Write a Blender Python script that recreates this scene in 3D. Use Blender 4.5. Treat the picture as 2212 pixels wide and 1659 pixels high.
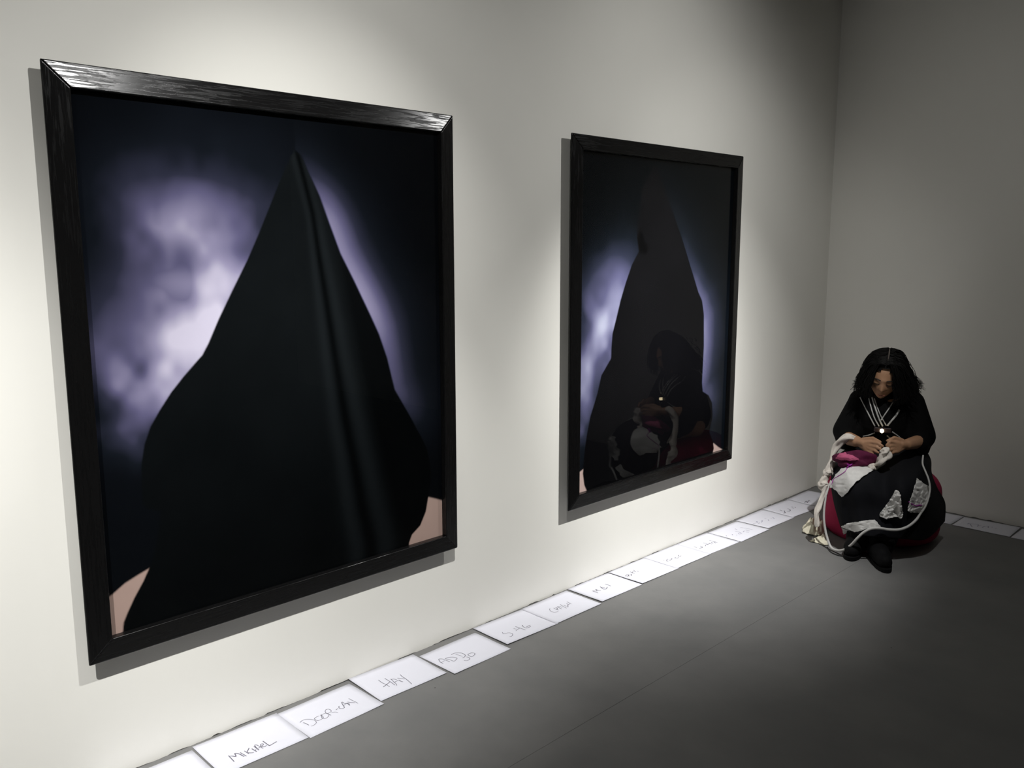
import bpy, bmesh, math, random
import numpy as np
from mathutils import Vector, Matrix
from mathutils.bvhtree import BVHTree

for _o in list(bpy.data.objects):
    bpy.data.objects.remove(_o)
S = bpy.context.scene
COL = S.collection
random.seed(7)
RNG = np.random.default_rng(7)

# ------------------------------------------------------------------ camera
W, H, FPX = 2212.0, 1659.0, 1884.8
CAM = Vector((2.5537, -0.0334, 1.5782))
YAW, PITCH, ROLL = -0.7845, -0.1557, -0.0011
FWD = Vector((math.sin(YAW) * math.cos(PITCH), math.cos(YAW) * math.cos(PITCH), math.sin(PITCH)))
_r = FWD.cross(Vector((0, 0, 1))).normalized()
_u = _r.cross(FWD)
RGT = math.cos(ROLL) * _r + math.sin(ROLL) * _u
UPV = -math.sin(ROLL) * _r + math.cos(ROLL) * _u
cd = bpy.data.cameras.new('camera')
cd.sensor_width = 36.0
cd.lens = FPX / W * 36.0
cam = bpy.data.objects.new('camera', cd)
cam.matrix_world = Matrix(((RGT.x, UPV.x, -FWD.x, CAM.x), (RGT.y, UPV.y, -FWD.y, CAM.y),
                           (RGT.z, UPV.z, -FWD.z, CAM.z), (0, 0, 0, 1)))
COL.objects.link(cam)
S.camera = cam

# ------------------------------------------------------------------ world, lights, exposure
wd = bpy.data.worlds.new('world')
wd.use_nodes = True
wd.node_tree.nodes['Background'].inputs[0].default_value = (0.0, 0.0, 0.0, 1)
wd.node_tree.nodes['Background'].inputs[1].default_value = 0.0
S.world = wd
S.view_settings.view_transform = 'Standard'
S.view_settings.look = 'None'
S.view_settings.exposure = 0.0
S.view_settings.gamma = 1.0
S.view_settings.use_curve_mapping = False


def spot(name, loc, target, watts, size, col=(1.0, 0.995, 0.98), radius=0.018, blend=1.0):
    l = bpy.data.lights.new(name, 'SPOT')
    l.energy = watts
    l.color = col
    l.spot_size = math.radians(size)
    l.spot_blend = blend
    l.shadow_soft_size = radius
    o = bpy.data.objects.new(name, l)
    o.location = loc
    o.rotation_euler = (Vector(target) - Vector(loc)).to_track_quat('-Z', 'Y').to_euler()
    COL.objects.link(o)
    return o


# ceiling spots in a row 1.5 m off the long wall
# each lamp is a bundle of beams from one point: hot core, flood and spill, as its reflector throws them
LAMPS = {-0.35: [(-0.35, 0.1, 80, 237), (-0.35, 0.9, 80, 200), (0.2, 0.9, 80, 41), (-0.35, 1.7, 120, 21)],
         1.38: [(1.6, 0.5, 45, 188), (1.38, 0.9, 50, 14), (1.0, 1.3, 65, 31), (1.6, 1.4, 60, 82), (1.38, 1.7, 120, 45), (2.3, 0.15, 45, 22)],
         3.45: [(3.9, 0.5, 60, 129), (3.4, 0.4, 62, 158), (3.45, 0.9, 50, 150), (3.45, 0.9, 80, 14), (3.45, 1.0, 140, 13), (4.3, 1.2, 80, 24), (3.45, 1.7, 120, 30), (3.6, 0.05, 42, 55)]}
for ly, beams in LAMPS.items():
    for ya, za, size, watts in beams:
        spot('ceiling_spot', (1.48, ly, 2.77), (0.0, ya, za), watts, size)
spot('ceiling_spot', (1.48, 3.45, 2.77), (0.9, 5.4, 1.4), 8, 110)      # spill of the last lamp towards the back wall

# ------------------------------------------------------------------ helpers


def ray(u, v):
    return (FWD + RGT * ((u - W / 2) / FPX) + UPV * (-(v - H / 2) / FPX))


def on_plane(u, v, axis, val):
    d = ray(u, v)
    t = (val - CAM[axis]) / d[axis]
    return CAM + d * t


def mesh(name, verts, faces, mat=None, parent=None, smooth=False):
    me = bpy.data.meshes.new(name)
    me.from_pydata([tuple(v) for v in verts], [], faces)
    me.update()
    if smooth:
        me.polygons.foreach_set('use_smooth', [True] * len(me.polygons))
    o = bpy.data.objects.new(name, me)
    COL.objects.link(o)
    if mat:
        me.materials.append(mat)
    if parent:
        o.parent = parent
    return o


def empty(name, loc=(0, 0, 0), rot=(0, 0, 0)):
    o = bpy.data.objects.new(name, None)
    o.empty_display_size = 0.05
    o.location = loc
    o.rotation_euler = rot
    COL.objects.link(o)
    return o


def tag(o, label, cat, group=None):
    o['label'] = label
    o['category'] = cat
    if group:
        o['group'] = group
    return o


def box_data(x0, x1, y0, y1, z0, z1):
    v = [(x0, y0, z0), (x1, y0, z0), (x1, y1, z0), (x0, y1, z0), (x0, y0, z1), (x1, y0, z1), (x1, y1, z1), (x0, y1, z1)]
    f = [(0, 3, 2, 1), (4, 5, 6, 7), (0, 1, 5, 4), (1, 2, 6, 5), (2, 3, 7, 6), (3, 0, 4, 7)]
    return v, f


def box(name, x0, x1, y0, y1, z0, z1, mat, parent=None):
    return mesh(name, *box_data(x0, x1, y0, y1, z0, z1), mat, parent)


def catmull(P, n):
    P = [np.array(q, float) for q in P]
    out = []
    m = len(P)
    for i in range(n):
        t = i / (n - 1) * (m - 1)
        k = min(int(t), m - 2)
        f = t - k
        p0, p1, p2, p3 = P[max(k - 1, 0)], P[k], P[k + 1], P[min(k + 2, m - 1)]
        out.append(0.5 * ((2 * p1) + (-p0 + p2) * f + (2 * p0 - 5 * p1 + 4 * p2 - p3) * f * f + (-p0 + 3 * p1 - 3 * p2 + p3) * f ** 3))
    return out


def tube_data(path, radii, sides=8, caps=True, rfun=None):
    """closed tube along a list of points with a radius at each"""
    P = [Vector(q) for q in path]
    n = len(P)
    V, F = [], []
    nrm = None
    for i in range(n):
        t = (P[min(i + 1, n - 1)] - P[max(i - 1, 0)])
        if t.length < 1e-9:
            t = Vector((0, 0, 1))
        t.normalize()
        if nrm is None:
            nrm = t.orthogonal().normalized()
        else:
            nrm = (nrm - t * nrm.dot(t))
            nrm = nrm.normalized() if nrm.length > 1e-6 else t.orthogonal().normalized()
        b = t.cross(nrm)
        for k in range(sides):
            a = 2 * math.pi * k / sides
            r = radii[i] * (rfun(i / (n - 1), a) if rfun else 1.0)
            V.append(P[i] + nrm * (math.cos(a) * r) + b * (math.sin(a) * r))
    for i in range(n - 1):
        for k in range(sides):
            a, b2 = i * sides + k, i * sides + (k + 1) % sides
            F.append((a, b2, b2 + sides, a + sides))
    if caps:
        F.append(tuple(range(sides - 1, -1, -1)))
        F.append(tuple(range((n - 1) * sides, n * sides)))
    return V, F


def capsule_data(a, b, ra, rb, sides=14):
    a, b = Vector(a), Vector(b)
    d = (b - a)
    L = d.length
    d = d.normalized() if L > 1e-6 else Vector((0, 0, 1))
    path, rad = [], []
    for i in range(6):
        t = -math.pi / 2 + i * (math.pi / 2) / 5
        path.append(a + d * (ra * math.sin(t)))
        rad.append(max(ra * math.cos(t), 0.0004))
    for i in range(6):
        t = i * (math.pi / 2) / 5
        path.append(b + d * (rb * math.sin(t)))
        rad.append(max(rb * math.cos(t), 0.0004))
    return tube_data(path, rad, sides)


def join(parts):
    V, F = [], []
    for v, f in parts:
        o = len(V)
        V += list(v)
        F += [tuple(i + o for i in q) for q in f]
    return V, F


def vnoise(nx, ny, cells, rng):
    """smooth 2-D value noise, nx by ny samples"""
    g = rng.random((cells + 3, cells + 3))
    xs = np.linspace(0, cells, nx)
    ys = np.linspace(0, cells, ny)

    def interp(g, t, ax):
        i = np.minimum(t.astype(int), cells - 1)
        f = t - i
        f = f * f * (3 - 2 * f)
        a = np.take(g, i, axis=ax)
        b = np.take(g, i + 1, axis=ax)
        sh = [1, 1]
        sh[ax] = -1
        f = f.reshape(sh)
        return a * (1 - f) + b * f
    return interp(interp(g, xs, 0), ys, 1)


def fbm(nx, ny, cells, rng, octs=4):
    s, a, tot = 0, 1.0, 0
    for o in range(octs):
        s = s + a * vnoise(nx, ny, cells * 2 ** o, rng)
        tot += a
        a *= 0.5
    return s / tot


# ------------------------------------------------------------------ materials


def new_mat(name):
    m = bpy.data.materials.new(name)
    m.use_nodes = True
    nt = m.node_tree
    return m, nt, nt.nodes['Principled BSDF']


def node(nt, typ, **kw):
    n = nt.nodes.new(typ)
    for k, v in kw.items():
        if k in n.inputs:
            n.inputs[k].default_value = v
        else:
            setattr(n, k, v)
    return n


def simple(name, col, rough=0.7, var=0.0, scale=30.0, bump=0.0, bscale=200.0, spec=0.5, metallic=0.0, sheen=0.0, stretch=None):
    m, nt, b = new_mat(name)
    b.inputs['Base Color'].default_value = (*col, 1)
    b.inputs['Roughness'].default_value = rough
    b.inputs['Metallic'].default_value = metallic
    b.inputs['Specular IOR Level'].default_value = spec
    if sheen:
        b.inputs['Sheen Weight'].default_value = sheen
        b.inputs['Sheen Roughness'].default_value = 0.5
    tc = node(nt, 'ShaderNodeTexCoord')
    src = tc.outputs['Object']
    if stretch:
        mp = node(nt, 'ShaderNodeMapping')
        mp.inputs['Scale'].default_value = stretch
        nt.links.new(src, mp.inputs['Vector'])
        src = mp.outputs['Vector']
    if var:
        n = node(nt, 'ShaderNodeTexNoise', Scale=scale, Detail=4.0)
        nt.links.new(src, n.inputs['Vector'])
        r = node(nt, 'ShaderNodeValToRGB')
        r.color_ramp.elements[0].position = 0.3
        r.color_ramp.elements[1].position = 0.7
        r.color_ramp.elements[0].color = (*[c * (1 - var) for c in col], 1)
        r.color_ramp.elements[1].color = (*[min(1, c * (1 + var)) for c in col], 1)
        nt.links.new(n.outputs['Fac'], r.inputs['Fac'])
        nt.links.new(r.outputs['Color'], b.inputs['Base Color'])
    if bump:
        n = node(nt, 'ShaderNodeTexNoise', Scale=bscale, Detail=3.0)
        nt.links.new(src, n.inputs['Vector'])
        bp = node(nt, 'ShaderNodeBump', Strength=bump, Distance=0.002)
        nt.links.new(n.outputs['Fac'], bp.inputs['Height'])
        nt.links.new(bp.outputs['Normal'], b.inputs['Normal'])
    return m


def srgb(r, g, b):
    def f(c):
        c /= 255.0
        return c / 12.92 if c <= 0.04045 else ((c + 0.055) / 1.055) ** 2.4
    return (f(r), f(g), f(b))


M = {}
M['wall'] = simple('wall_paint', (0.80, 0.787, 0.732), 0.85, var=0.02, scale=1.5, bump=0.05, bscale=60, spec=0.2)
M['ceiling'] = simple('ceiling_paint', (0.35, 0.35, 0.34), 0.9, spec=0.2)
M['dim_wall'] = simple('dim_wall_paint', (0.30, 0.295, 0.28), 0.9, spec=0.2)
M['paper'] = simple('paper', (0.70, 0.70, 0.765), 0.8, spec=0.25)
M['ink'] = simple('pen_ink', (0.13, 0.12, 0.155), 0.7)
M['ink_faint'] = simple('pen_ink_faint', (0.33, 0.32, 0.42), 0.7)
M['black_cloth'] = simple('black_cloth', (0.0035, 0.0035, 0.0037), 0.85, bump=0.35, bscale=25, spec=0.08)
M['skirt'] = simple('skirt_cloth', (0.005, 0.0053, 0.007), 0.8, bump=0.3, bscale=30, spec=0.12)
M['hair'] = simple('black_hair', (0.004, 0.0037, 0.0034), 0.65, spec=0.12)
M['skin'] = simple('skin', (0.36, 0.20, 0.115), 0.55, var=0.06, scale=25, spec=0.35)
M['parting'] = simple('scalp_parting', (0.10, 0.085, 0.075), 0.7, spec=0.1)
M['brow'] = simple('brow_hair', (0.01, 0.008, 0.006), 0.7)
M['lip'] = simple('lip', (0.30, 0.10, 0.08), 0.5)
M['red'] = simple('red_fabric', (0.27, 0.012, 0.05), 0.85, var=0.1, scale=8, bump=0.2, bscale=300, spec=0.2)
M['rag'] = simple('white_rag', (0.60, 0.555, 0.50), 0.9, var=0.10, scale=35, bump=0.5, bscale=60, spec=0.15)
M['rag_cool'] = simple('pale_rag', (0.58, 0.57, 0.55), 0.9, var=0.08, scale=30, bump=0.4, bscale=50, spec=0.15)
M['rag_cream'] = simple('cream_rag', (0.70, 0.66, 0.52), 0.9, var=0.08, scale=30, bump=0.4, bscale=50, spec=0.15)
M['pink'] = simple('pink_cloth', (0.42, 0.085, 0.17), 0.8, var=0.1, scale=40, spec=0.2)
M['plum'] = simple('plum_cloth', (0.075, 0.006, 0.03), 0.8, var=0.15, scale=40, spec=0.2)
M['purple'] = simple('purple_cord', (0.28, 0.01, 0.26), 0.6)
M['hose'] = simple('white_hose', (0.55, 0.54, 0.52), 0.45, spec=0.4)
M['boot'] = simple('boot_leather', (0.0035, 0.0035, 0.004), 0.75, bump=0.4, bscale=30, spec=0.1)
M['strap'] = simple('silver_strap', (0.42, 0.42, 0.40), 0.5, var=0.25, scale=60, spec=0.4)
M['lamp_body'] = simple('lamp_plastic', (0.02, 0.012, 0.012), 0.4)
M['cable'] = simple('black_cable', (0.01, 0.01, 0.01), 0.5)
M['back'] = simple('backing_board', (0.03, 0.028, 0.025), 0.9)


def mat_emit(name, col, strength):
    m, nt, b = new_mat(name)
    b.inputs['Base Color'].default_value = (0.8, 0.8, 0.8, 1)
    b.inputs['Emission Color'].default_value = (*col, 1)
    b.inputs['Emission Strength'].default_value = strength
    return m


M['led'] = mat_emit('led_lens', (1.0, 0.82, 0.5), 9.0)


def mat_floor():
    m, nt, b = new_mat('grey_floor')
    tc = node(nt, 'ShaderNodeTexCoord')
    n1 = node(nt, 'ShaderNodeTexNoise', Scale=2.2, Detail=6.0, Roughness=0.6)
    nt.links.new(tc.outputs['Object'], n1.inputs['Vector'])
    r = node(nt, 'ShaderNodeValToRGB')
    r.color_ramp.elements[0].position = 0.3
    r.color_ramp.elements[1].position = 0.72
    r.color_ramp.elements[0].color = (0.152, 0.152, 0.150, 1)
    r.color_ramp.elements[1].color = (0.200, 0.197, 0.191, 1)
    nt.links.new(n1.outputs['Fac'], r.inputs['Fac'])
    # small dark specks trodden into the surface
    vo = node(nt, 'ShaderNodeTexVoronoi', Scale=5.0)
    nt.links.new(tc.outputs['Object'], vo.inputs['Vector'])
    lt = node(nt, 'ShaderNodeMath', operation='LESS_THAN')
    lt.inputs[1].default_value = 0.018
    nt.links.new(vo.outputs['Distance'], lt.inputs[0])
    mx = node(nt, 'ShaderNodeMixRGB')
    mx.inputs['Color2'].default_value = (0.06, 0.06, 0.06, 1)
    nt.links.new(lt.outputs[0], mx.inputs['Fac'])
    nt.links.new(r.outputs['Color'], mx.inputs['Color1'])
    nt.links.new(mx.outputs['Color'], b.inputs['Base Color'])
    b.inputs['Roughness'].default_value = 0.62
    b.inputs['Specular IOR Level'].default_value = 0.3
    n2 = node(nt, 'ShaderNodeTexNoise', Scale=120.0, Detail=3.0)
    nt.links.new(tc.outputs['Object'], n2.inputs['Vector'])
    bp = node(nt, 'ShaderNodeBump', Strength=0.12, Distance=0.002)
    nt.links.new(n2.outputs['Fac'], bp.inputs['Height'])
    nt.links.new(bp.outputs['Normal'], b.inputs['Normal'])
    return m


M['floor'] = mat_floor()


def mat_oak():
    """black stained oak, grain along local X"""
    m, nt, b = new_mat('black_stained_oak')
    tc = node(nt, 'ShaderNodeTexCoord')
    mp = node(nt, 'ShaderNodeMapping')
    mp.inputs['Scale'].default_value = (5.0, 95.0, 95.0)
    nt.links.new(tc.outputs['Object'], mp.inputs['Vector'])
    n1 = node(nt, 'ShaderNodeTexNoise', Scale=1.6, Detail=5.0, Roughness=0.6, Distortion=0.6)
    nt.links.new(mp.outputs['Vector'], n1.inputs['Vector'])
    r = node(nt, 'ShaderNodeValToRGB')
    r.color_ramp.elements[0].position = 0.40
    r.color_ramp.elements[1].position = 0.50
    nt.links.new(n1.outputs['Fac'], r.inputs['Fac'])
    mp2 = node(nt, 'ShaderNodeMapping')
    mp2.inputs['Scale'].default_value = (12.0, 260.0, 260.0)
    nt.links.new(tc.outputs['Object'], mp2.inputs['Vector'])
    n2 = node(nt, 'ShaderNodeTexNoise', Scale=1.0, Detail=2.0)
    nt.links.new(mp2.outputs['Vector'], n2.inputs['Vector'])
    ad = node(nt, 'ShaderNodeMath', operation='MULTIPLY_ADD')
    ad.inputs[1].default_value = 0.35
    nt.links.new(n2.outputs['Fac'], ad.inputs[0])
    nt.links.new(r.outputs['Color'], ad.inputs[2])
    bp = node(nt, 'ShaderNodeBump', Strength=0.22, Distance=0.0006)
    nt.links.new(ad.outputs[0], bp.inputs['Height'])
    nt.links.new(bp.outputs['Normal'], b.inputs['Normal'])
    cr = node(nt, 'ShaderNodeMixRGB')
    cr.inputs['Color1'].default_value = (0.002, 0.002, 0.0021, 1)
    cr.inputs['Color2'].default_value = (0.0045, 0.0044, 0.0045, 1)
    nt.links.new(r.outputs['Color'], cr.inputs['Fac'])
    nt.links.new(cr.outputs['Color'], b.inputs['Base Color'])
    rr = node(nt, 'ShaderNodeMapRange')
    rr.inputs['To Min'].default_value = 0.34
    rr.inputs['To Max'].default_value = 0.20
    nt.links.new(r.outputs['Color'], rr.inputs['Value'])
    nt.links.new(rr.outputs['Result'], b.inputs['Roughness'])
    b.inputs['Specular IOR Level'].default_value = 0.33
    return m


M['oak'] = mat_oak()


def mat_print():
    m, nt, b = new_mat('photo_print')
    a = node(nt, 'ShaderNodeAttribute', attribute_name='print_colour')
    nt.links.new(a.outputs['Color'], b.inputs['Base Color'])
    b.inputs['Roughness'].default_value = 0.8
    b.inputs['Specular IOR Level'].default_value = 0.0
    return m


M['print'] = mat_print()


def mat_glass():
    m, nt, b = new_mat('picture_glass')
    nt.nodes.remove(b)
    out = nt.nodes['Material Output']
    lw = node(nt, 'ShaderNodeLayerWeight', Blend=0.5)
    pw = node(nt, 'ShaderNodeMath', operation='POWER')
    pw.inputs[1].default_value = 5.0
    nt.links.new(lw.outputs['Facing'], pw.inputs[0])
    ma = node(nt, 'ShaderNodeMath', operation='MULTIPLY_ADD')
    ma.inputs[1].default_value = 0.96
    ma.inputs[2].default_value = 0.018
    nt.links.new(pw.outputs[0], ma.inputs[0])
    tr = node(nt, 'ShaderNodeBsdfTransparent')
    gl = node(nt, 'ShaderNodeBsdfGlossy', Roughness=0.0)
    mx = node(nt, 'ShaderNodeMixShader')
    nt.links.new(ma.outputs[0], mx.inputs['Fac'])
    nt.links.new(tr.outputs[0], mx.inputs[1])
    nt.links.new(gl.outputs[0], mx.inputs[2])
    nt.links.new(mx.outputs[0], out.inputs['Surface'])
    return m


M['glass'] = mat_glass()

# ------------------------------------------------------------------ the room
YB = 5.397          # back wall
XR, YF, ZC = 6.5, -3.2, 3.1


def struct(o):
    o['kind'] = 'structure'
    return o


fl = struct(box('floor', -0.15, XR, YF, YB + 0.15, -0.12, -0.004, M['floor']))
box('floor_sheet', -0.02, 0.8045, YF, YB + 0.02, -0.004, 0.0, M['floor'], fl)
box('floor_sheet', 0.80465, 2.40, YF, YB + 0.02, -0.004, -0.0006, M['floor'], fl)
box('floor_sheet', 2.4005, 4.00, YF, YB + 0.02, -0.004, 0.0, M['floor'], fl)
box('floor_sheet', 4.0005, XR, YF, YB + 0.02, -0.004, -0.0006, M['floor'], fl)


def ragged_wall(name, along, a0, a1, fixed, depth, mat):
    """a wall whose foot is a chipped, uneven edge just above the floor"""
    n = int((a1 - a0) / 0.012)
    V, F = [], []
    h = 0.002
    for i in range(n + 1):
        a = a0 + (a1 - a0) * i / n
        if random.random() < 0.25:
            h = random.choice([0.0005, 0.001, 0.0015, 0.003, 0.0045, 0.002])
        z = h + random.uniform(-0.0004, 0.0004)
        for d, zz in ((0, z), (0, ZC), (depth, ZC), (depth, z)):
            V.append((fixed + d, a, zz) if along == 'y' else (a, fixed + d, zz))
    for i in range(n):
        b = 4 * i
        for k in range(4):
            q = (b + k, b + (k + 1) % 4, b + 4 + (k + 1) % 4, b + 4 + k)
            F.append(q if along == 'x' else q[::-1])
    F.append((0, 1, 2, 3))
    F.append((4 * n + 3, 4 * n + 2, 4 * n + 1, 4 * n))
    return struct(mesh(name, V, F, mat))


ragged_wall('wall_left', 'y', YF, YB, 0.0, -0.12, M['wall'])
ragged_wall('wall_back', 'x', 0.0, XR, YB, 0.12, M['wall'])
struct(box('wall_right', XR, XR + 0.12, YF, YB, 0.0, ZC, M['dim_wall']))
struct(box('wall_front', 0.0, XR, YF - 0.12, YF, 0.0, ZC, M['dim_wall']))
struct(box('ceiling', -0.12, XR + 0.12, YF - 0.12, YB + 0.12, ZC, ZC + 0.1, M['ceiling']))

# ------------------------------------------------------------------ framed pictures
RAIL = [(0.0, 0.037), (0.0, 0.045), (0.066, 0.055), (0.066, 0.001), (0.050, 0.001), (0.050, 0.030)]


def frame_rail(length, parent, loc, rot):
    """one mitred rail; local X along the rail, Y inwards, Z out of the wall"""
    n = len(RAIL)
    V = [(w, w, d) for w, d in RAIL] + [(length - w, w, d) for w, d in RAIL]
    F = [(k, (k + 1) % n, n + (k + 1) % n, n + k) for k in range(n)]
    F.append(tuple(range(n - 1, -1, -1)))
    F.append(tuple(range(n, 2 * n)))
    o = mesh('frame_rail', V, F, M['oak'], parent)
    bm = bmesh.new()
    bm.from_mesh(o.data)
    bmesh.ops.recalc_face_normals(bm, faces=bm.faces)
    bm.to_mesh(o.data)
    bm.free()
    bv = o.modifiers.new('edge', 'BEVEL')
    bv.width = 0.0036
    bv.segments = 5
    bv.limit_method = 'ANGLE'
    o.matrix_local = Matrix.Translation(loc) @ rot
    return o


def inside(poly, X, Y):
    r = np.zeros(X.shape, bool)
    n = len(poly)
    j = n - 1
    for i in range(n):
        xi, yi = poly[i]
        xj, yj = poly[j]
        c = ((yi > Y) != (yj > Y)) & (X < (xj - xi) * (Y - yi) / (yj - yi + 1e-12) + xi)
        r ^= c
        j = i
    return r


def dist_poly(poly, X, Y, closed=True):
    d = np.full(X.shape, 1e9)
    n = len(poly)
    for i in range(n if closed else n - 1):
        ax, ay = poly[i]
        bx, by = poly[(i + 1) % n]
        vx, vy = bx - ax, by - ay
        t = np.clip(((X - ax) * vx + (Y - ay) * vy) / (vx * vx + vy * vy + 1e-12), 0, 1)
        d = np.minimum(d, np.hypot(X - ax - t * vx, Y - ay - t * vy))
    return d


PX = 0.030          # plane of the prints, distance off the wall


def onp(pts):
    """points of the picture read off the photo, in metres along and up the wall"""
    return [(q.y, q.z) for q in (on_plane(u, v, 0, PX) for u, v in pts)]


def lin(c):
    return np.array(srgb(*c))


def ramp(t, stops):
    t = np.clip(t, 0, 1)
    xs = [s[0] for s in stops]
    cols = np.array([lin(s[1]) for s in stops])
    return np.stack([np.interp(t, xs, cols[:, k]) for k in range(3)], -1)


CLOUD = [(0, (8, 10, 13)), (0.12, (20, 24, 31)), (0.28, (47, 49, 66)), (0.5, (96, 93, 125)), (0.75, (148, 143, 172)), (1, (204, 199, 217))]


def gauss(A, B, c, sa, sb, rot=0.0):
    x, y = A - c[0], B - c[1]
    cr, sr = math.cos(rot), math.sin(rot)
    x, y = cr * x + sr * y, -sr * x + cr * y
    return np.exp(-(x / sa) ** 2 - (y / sb) ** 2)


def print_panel(parent, y0, y1, z0, z1, paint):
    nx = 420
    ny = int(nx * (z1 - z0) / (y1 - y0))
    ys = np.linspace(y0, y1, nx)
    zs = np.linspace(z0, z1, ny)
    A, B = np.meshgrid(ys, zs, indexing='ij')
    col = paint(A, B, nx, ny)
    oy, oz = parent.location.y, parent.location.z
    V = np.stack([np.full(A.shape, PX), A - oy, B - oz], -1).reshape(-1, 3)
    i, j = np.meshgrid(np.arange(nx - 1), np.arange(ny - 1), indexing='ij')
    k = (i * ny + j).ravel()
    F = np.stack([k, k + ny, k + ny + 1, k + 1], -1)
    me = bpy.data.meshes.new('photo_print')
    me.vertices.add(len(V))
    me.vertices.foreach_set('co', V.ravel())
    me.loops.add(F.size)
    me.loops.foreach_set('vertex_index', F.ravel())
    me.polygons.add(len(F))
    me.polygons.foreach_set('loop_start', np.arange(0, F.size, 4))
    me.update(calc_edges=True)
    at = me.color_attributes.new('print_colour', 'FLOAT_COLOR', 'POINT')
    c4 = np.ones((len(V), 4))
    c4[:, :3] = col.reshape(-1, 3)
    at.data.foreach_set('color', c4.ravel())
    me.materials.append(M['print'])
    o = bpy.data.objects.new('photo_print', me)
    COL.objects.link(o)
    o.parent = parent
    return o


HOOD1_L = [(636, 325), (620, 355), (600, 402), (580, 452), (560, 502), (535, 560), (502, 627), (472, 690), (450, 742), (437, 767), (420, 786), (395, 815), (370, 847), (345, 886), (325, 922), (312, 960), (306, 1000), (306, 1050), (308, 1085), (315, 1098), (347, 1105), (342, 1150), (335, 1190), (322, 1228), (310, 1255), (290, 1292), (275, 1325), (267, 1345), (262, 1400)]
HOOD1_R = [(638, 325), (650, 335), (665, 370), (690, 424), (710, 480), (735, 548), (765, 608), (800, 682), (818, 722), (835, 772), (852, 842), (880, 890), (910, 945), (922, 970), (930, 1010), (930, 1040), (925, 1075), (920, 1105), (908, 1135), (890, 1155), (884, 1172), (880, 1260)]


def paint1(A, B, nx, ny):
    rng = np.random.default_rng(11)
    L, Rr = onp(HOOD1_L), onp(HOOD1_R)
    hood = L + Rr[::-1]
    c = lambda u, v: onp([(u, v)])[0]
    n1, n2 = fbm(nx, ny, 5, rng, 4), fbm(nx, ny, 9, rng, 3)
    A2 = A + (n1 - 0.5) * 0.22
    B2 = B + (n2 - 0.5) * 0.22
    n3 = fbm(nx, ny, 4, rng, 3)
    n2c = np.clip((n2 - 0.5) * 2.0 + 0.5, 0, 1)
    A3 = A + (n1 - 0.5) * 0.16
    B3 = B + (n3 - 0.5) * 0.10
    g = 0.56 * gauss(A2, B2, c(450, 570), 0.30, 0.28) + 0.46 * gauss(A2, B2, c(330, 760), 0.30, 0.16) + 0.14 * gauss(A3, B3, c(500, 690), 0.17, 0.17)
    g += 0.30 * gauss(A3, B3, c(425, 590), 0.17, 0.045) + 0.16 * gauss(A3, B3, c(470, 690), 0.13, 0.07) + 0.20 * gauss(A2, B2, c(390, 440), 0.26, 0.09) + 0.16 * gauss(A2, B2, c(250, 860), 0.24, 0.13)
    g *= 0.62 + 0.62 * n2c * (0.55 + 0.9 * n3)
    g += 0.05 * gauss(A, B, c(400, 640), 0.5, 0.5)
    # light that hugs the right edge of the hood
    dr = dist_poly(Rr, A, B, False)
    side = gauss(A, B, c(790, 650), 0.9, 0.26) + 0.55 * gauss(A, B, c(720, 460), 0.5, 0.14) + 0.35 * gauss(A, B, c(860, 850), 0.6, 0.14)
    rt = np.interp(B.ravel(), [q[1] for q in Rr[::-1]], [q[0] for q in Rr[::-1]]).reshape(B.shape)
    right = np.clip((A - rt) / 0.01 + 0.5, 0, 1)
    rim = right * np.clip(side, 0, 1) * (0.50 * np.exp(-(dr / 0.085) ** 2) + 0.20 * np.exp(-(dr / 0.20) ** 2))
    mid = c(690, 600)[0]
    g = g * np.clip((mid - A) / 0.2 + 0.9, 0, 1) + rim
    col = ramp(g, CLOUD)
    # darker towards the right hand side
    col *= np.interp(A, [c(700, 500)[0], c(900, 500)[0]], [1.0, 0.75])[..., None]
    # bare shoulders
    skin = np.broadcast_to(lin((172, 148, 138)), col.shape) * (0.86 + 0.28 * n1)[..., None]
    sl = onp([(322, 1228), (300, 1241), (270, 1260), (243, 1284), (220, 1300), (225, 1440), (300, 1440), (330, 1240)])
    sr = onp([(918, 1072), (940, 1077), (980, 1088), (985, 1240), (860, 1240), (870, 1130)])
    for poly in (sl, sr):
        d = dist_poly(poly, A, B)
        s = np.where(inside(poly, A, B), d, -d)
        k = np.clip(s / 0.006 + 0.5, 0, 1)[..., None]
        col = col * (1 - k) + skin * k
    # the hood: near black cloth with one long fold
    fold = onp([(642, 330), (655, 380), (675, 460), (690, 560), (705, 650), (722, 760), (745, 900), (765, 1000), (785, 1110), (800, 1170)])
    fx = np.interp(B.ravel(), [q[1] for q in fold[::-1]], [q[0] for q in fold[::-1]]).reshape(B.shape)
    up = np.clip((B - 0.55) / 1.1, 0, 1)
    base = 0.0022 + 0.0048 * up
    hx = base * (0.8 + 0.4 * n2)
    dx = A - fx
    spread = 0.012 + 0.025 * (1 - up)
    hx = hx + (0.0045 * np.exp(-((dx + 1.6 * spread) / spread) ** 2) + 0.0040 * np.exp(-((dx - 1.8 * spread) / (1.1 * spread)) ** 2)) - 0.75 * hx * np.exp(-(dx / (0.8 * spread)) ** 2)
    rightdark = np.clip((dx - 3 * spread) / 0.05, 0, 1)
    hx = hx * (1 - 0.6 * rightdark)
    hc = hx[..., None] * np.array([0.80, 1.0, 1.12])
    d = dist_poly(hood, A, B)
    s = np.where(inside(hood, A, B), d, -d)
    k = np.clip(s / 0.005 + 0.5, 0, 1)[..., None]
    return col * (1 - k) + hc * k


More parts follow.
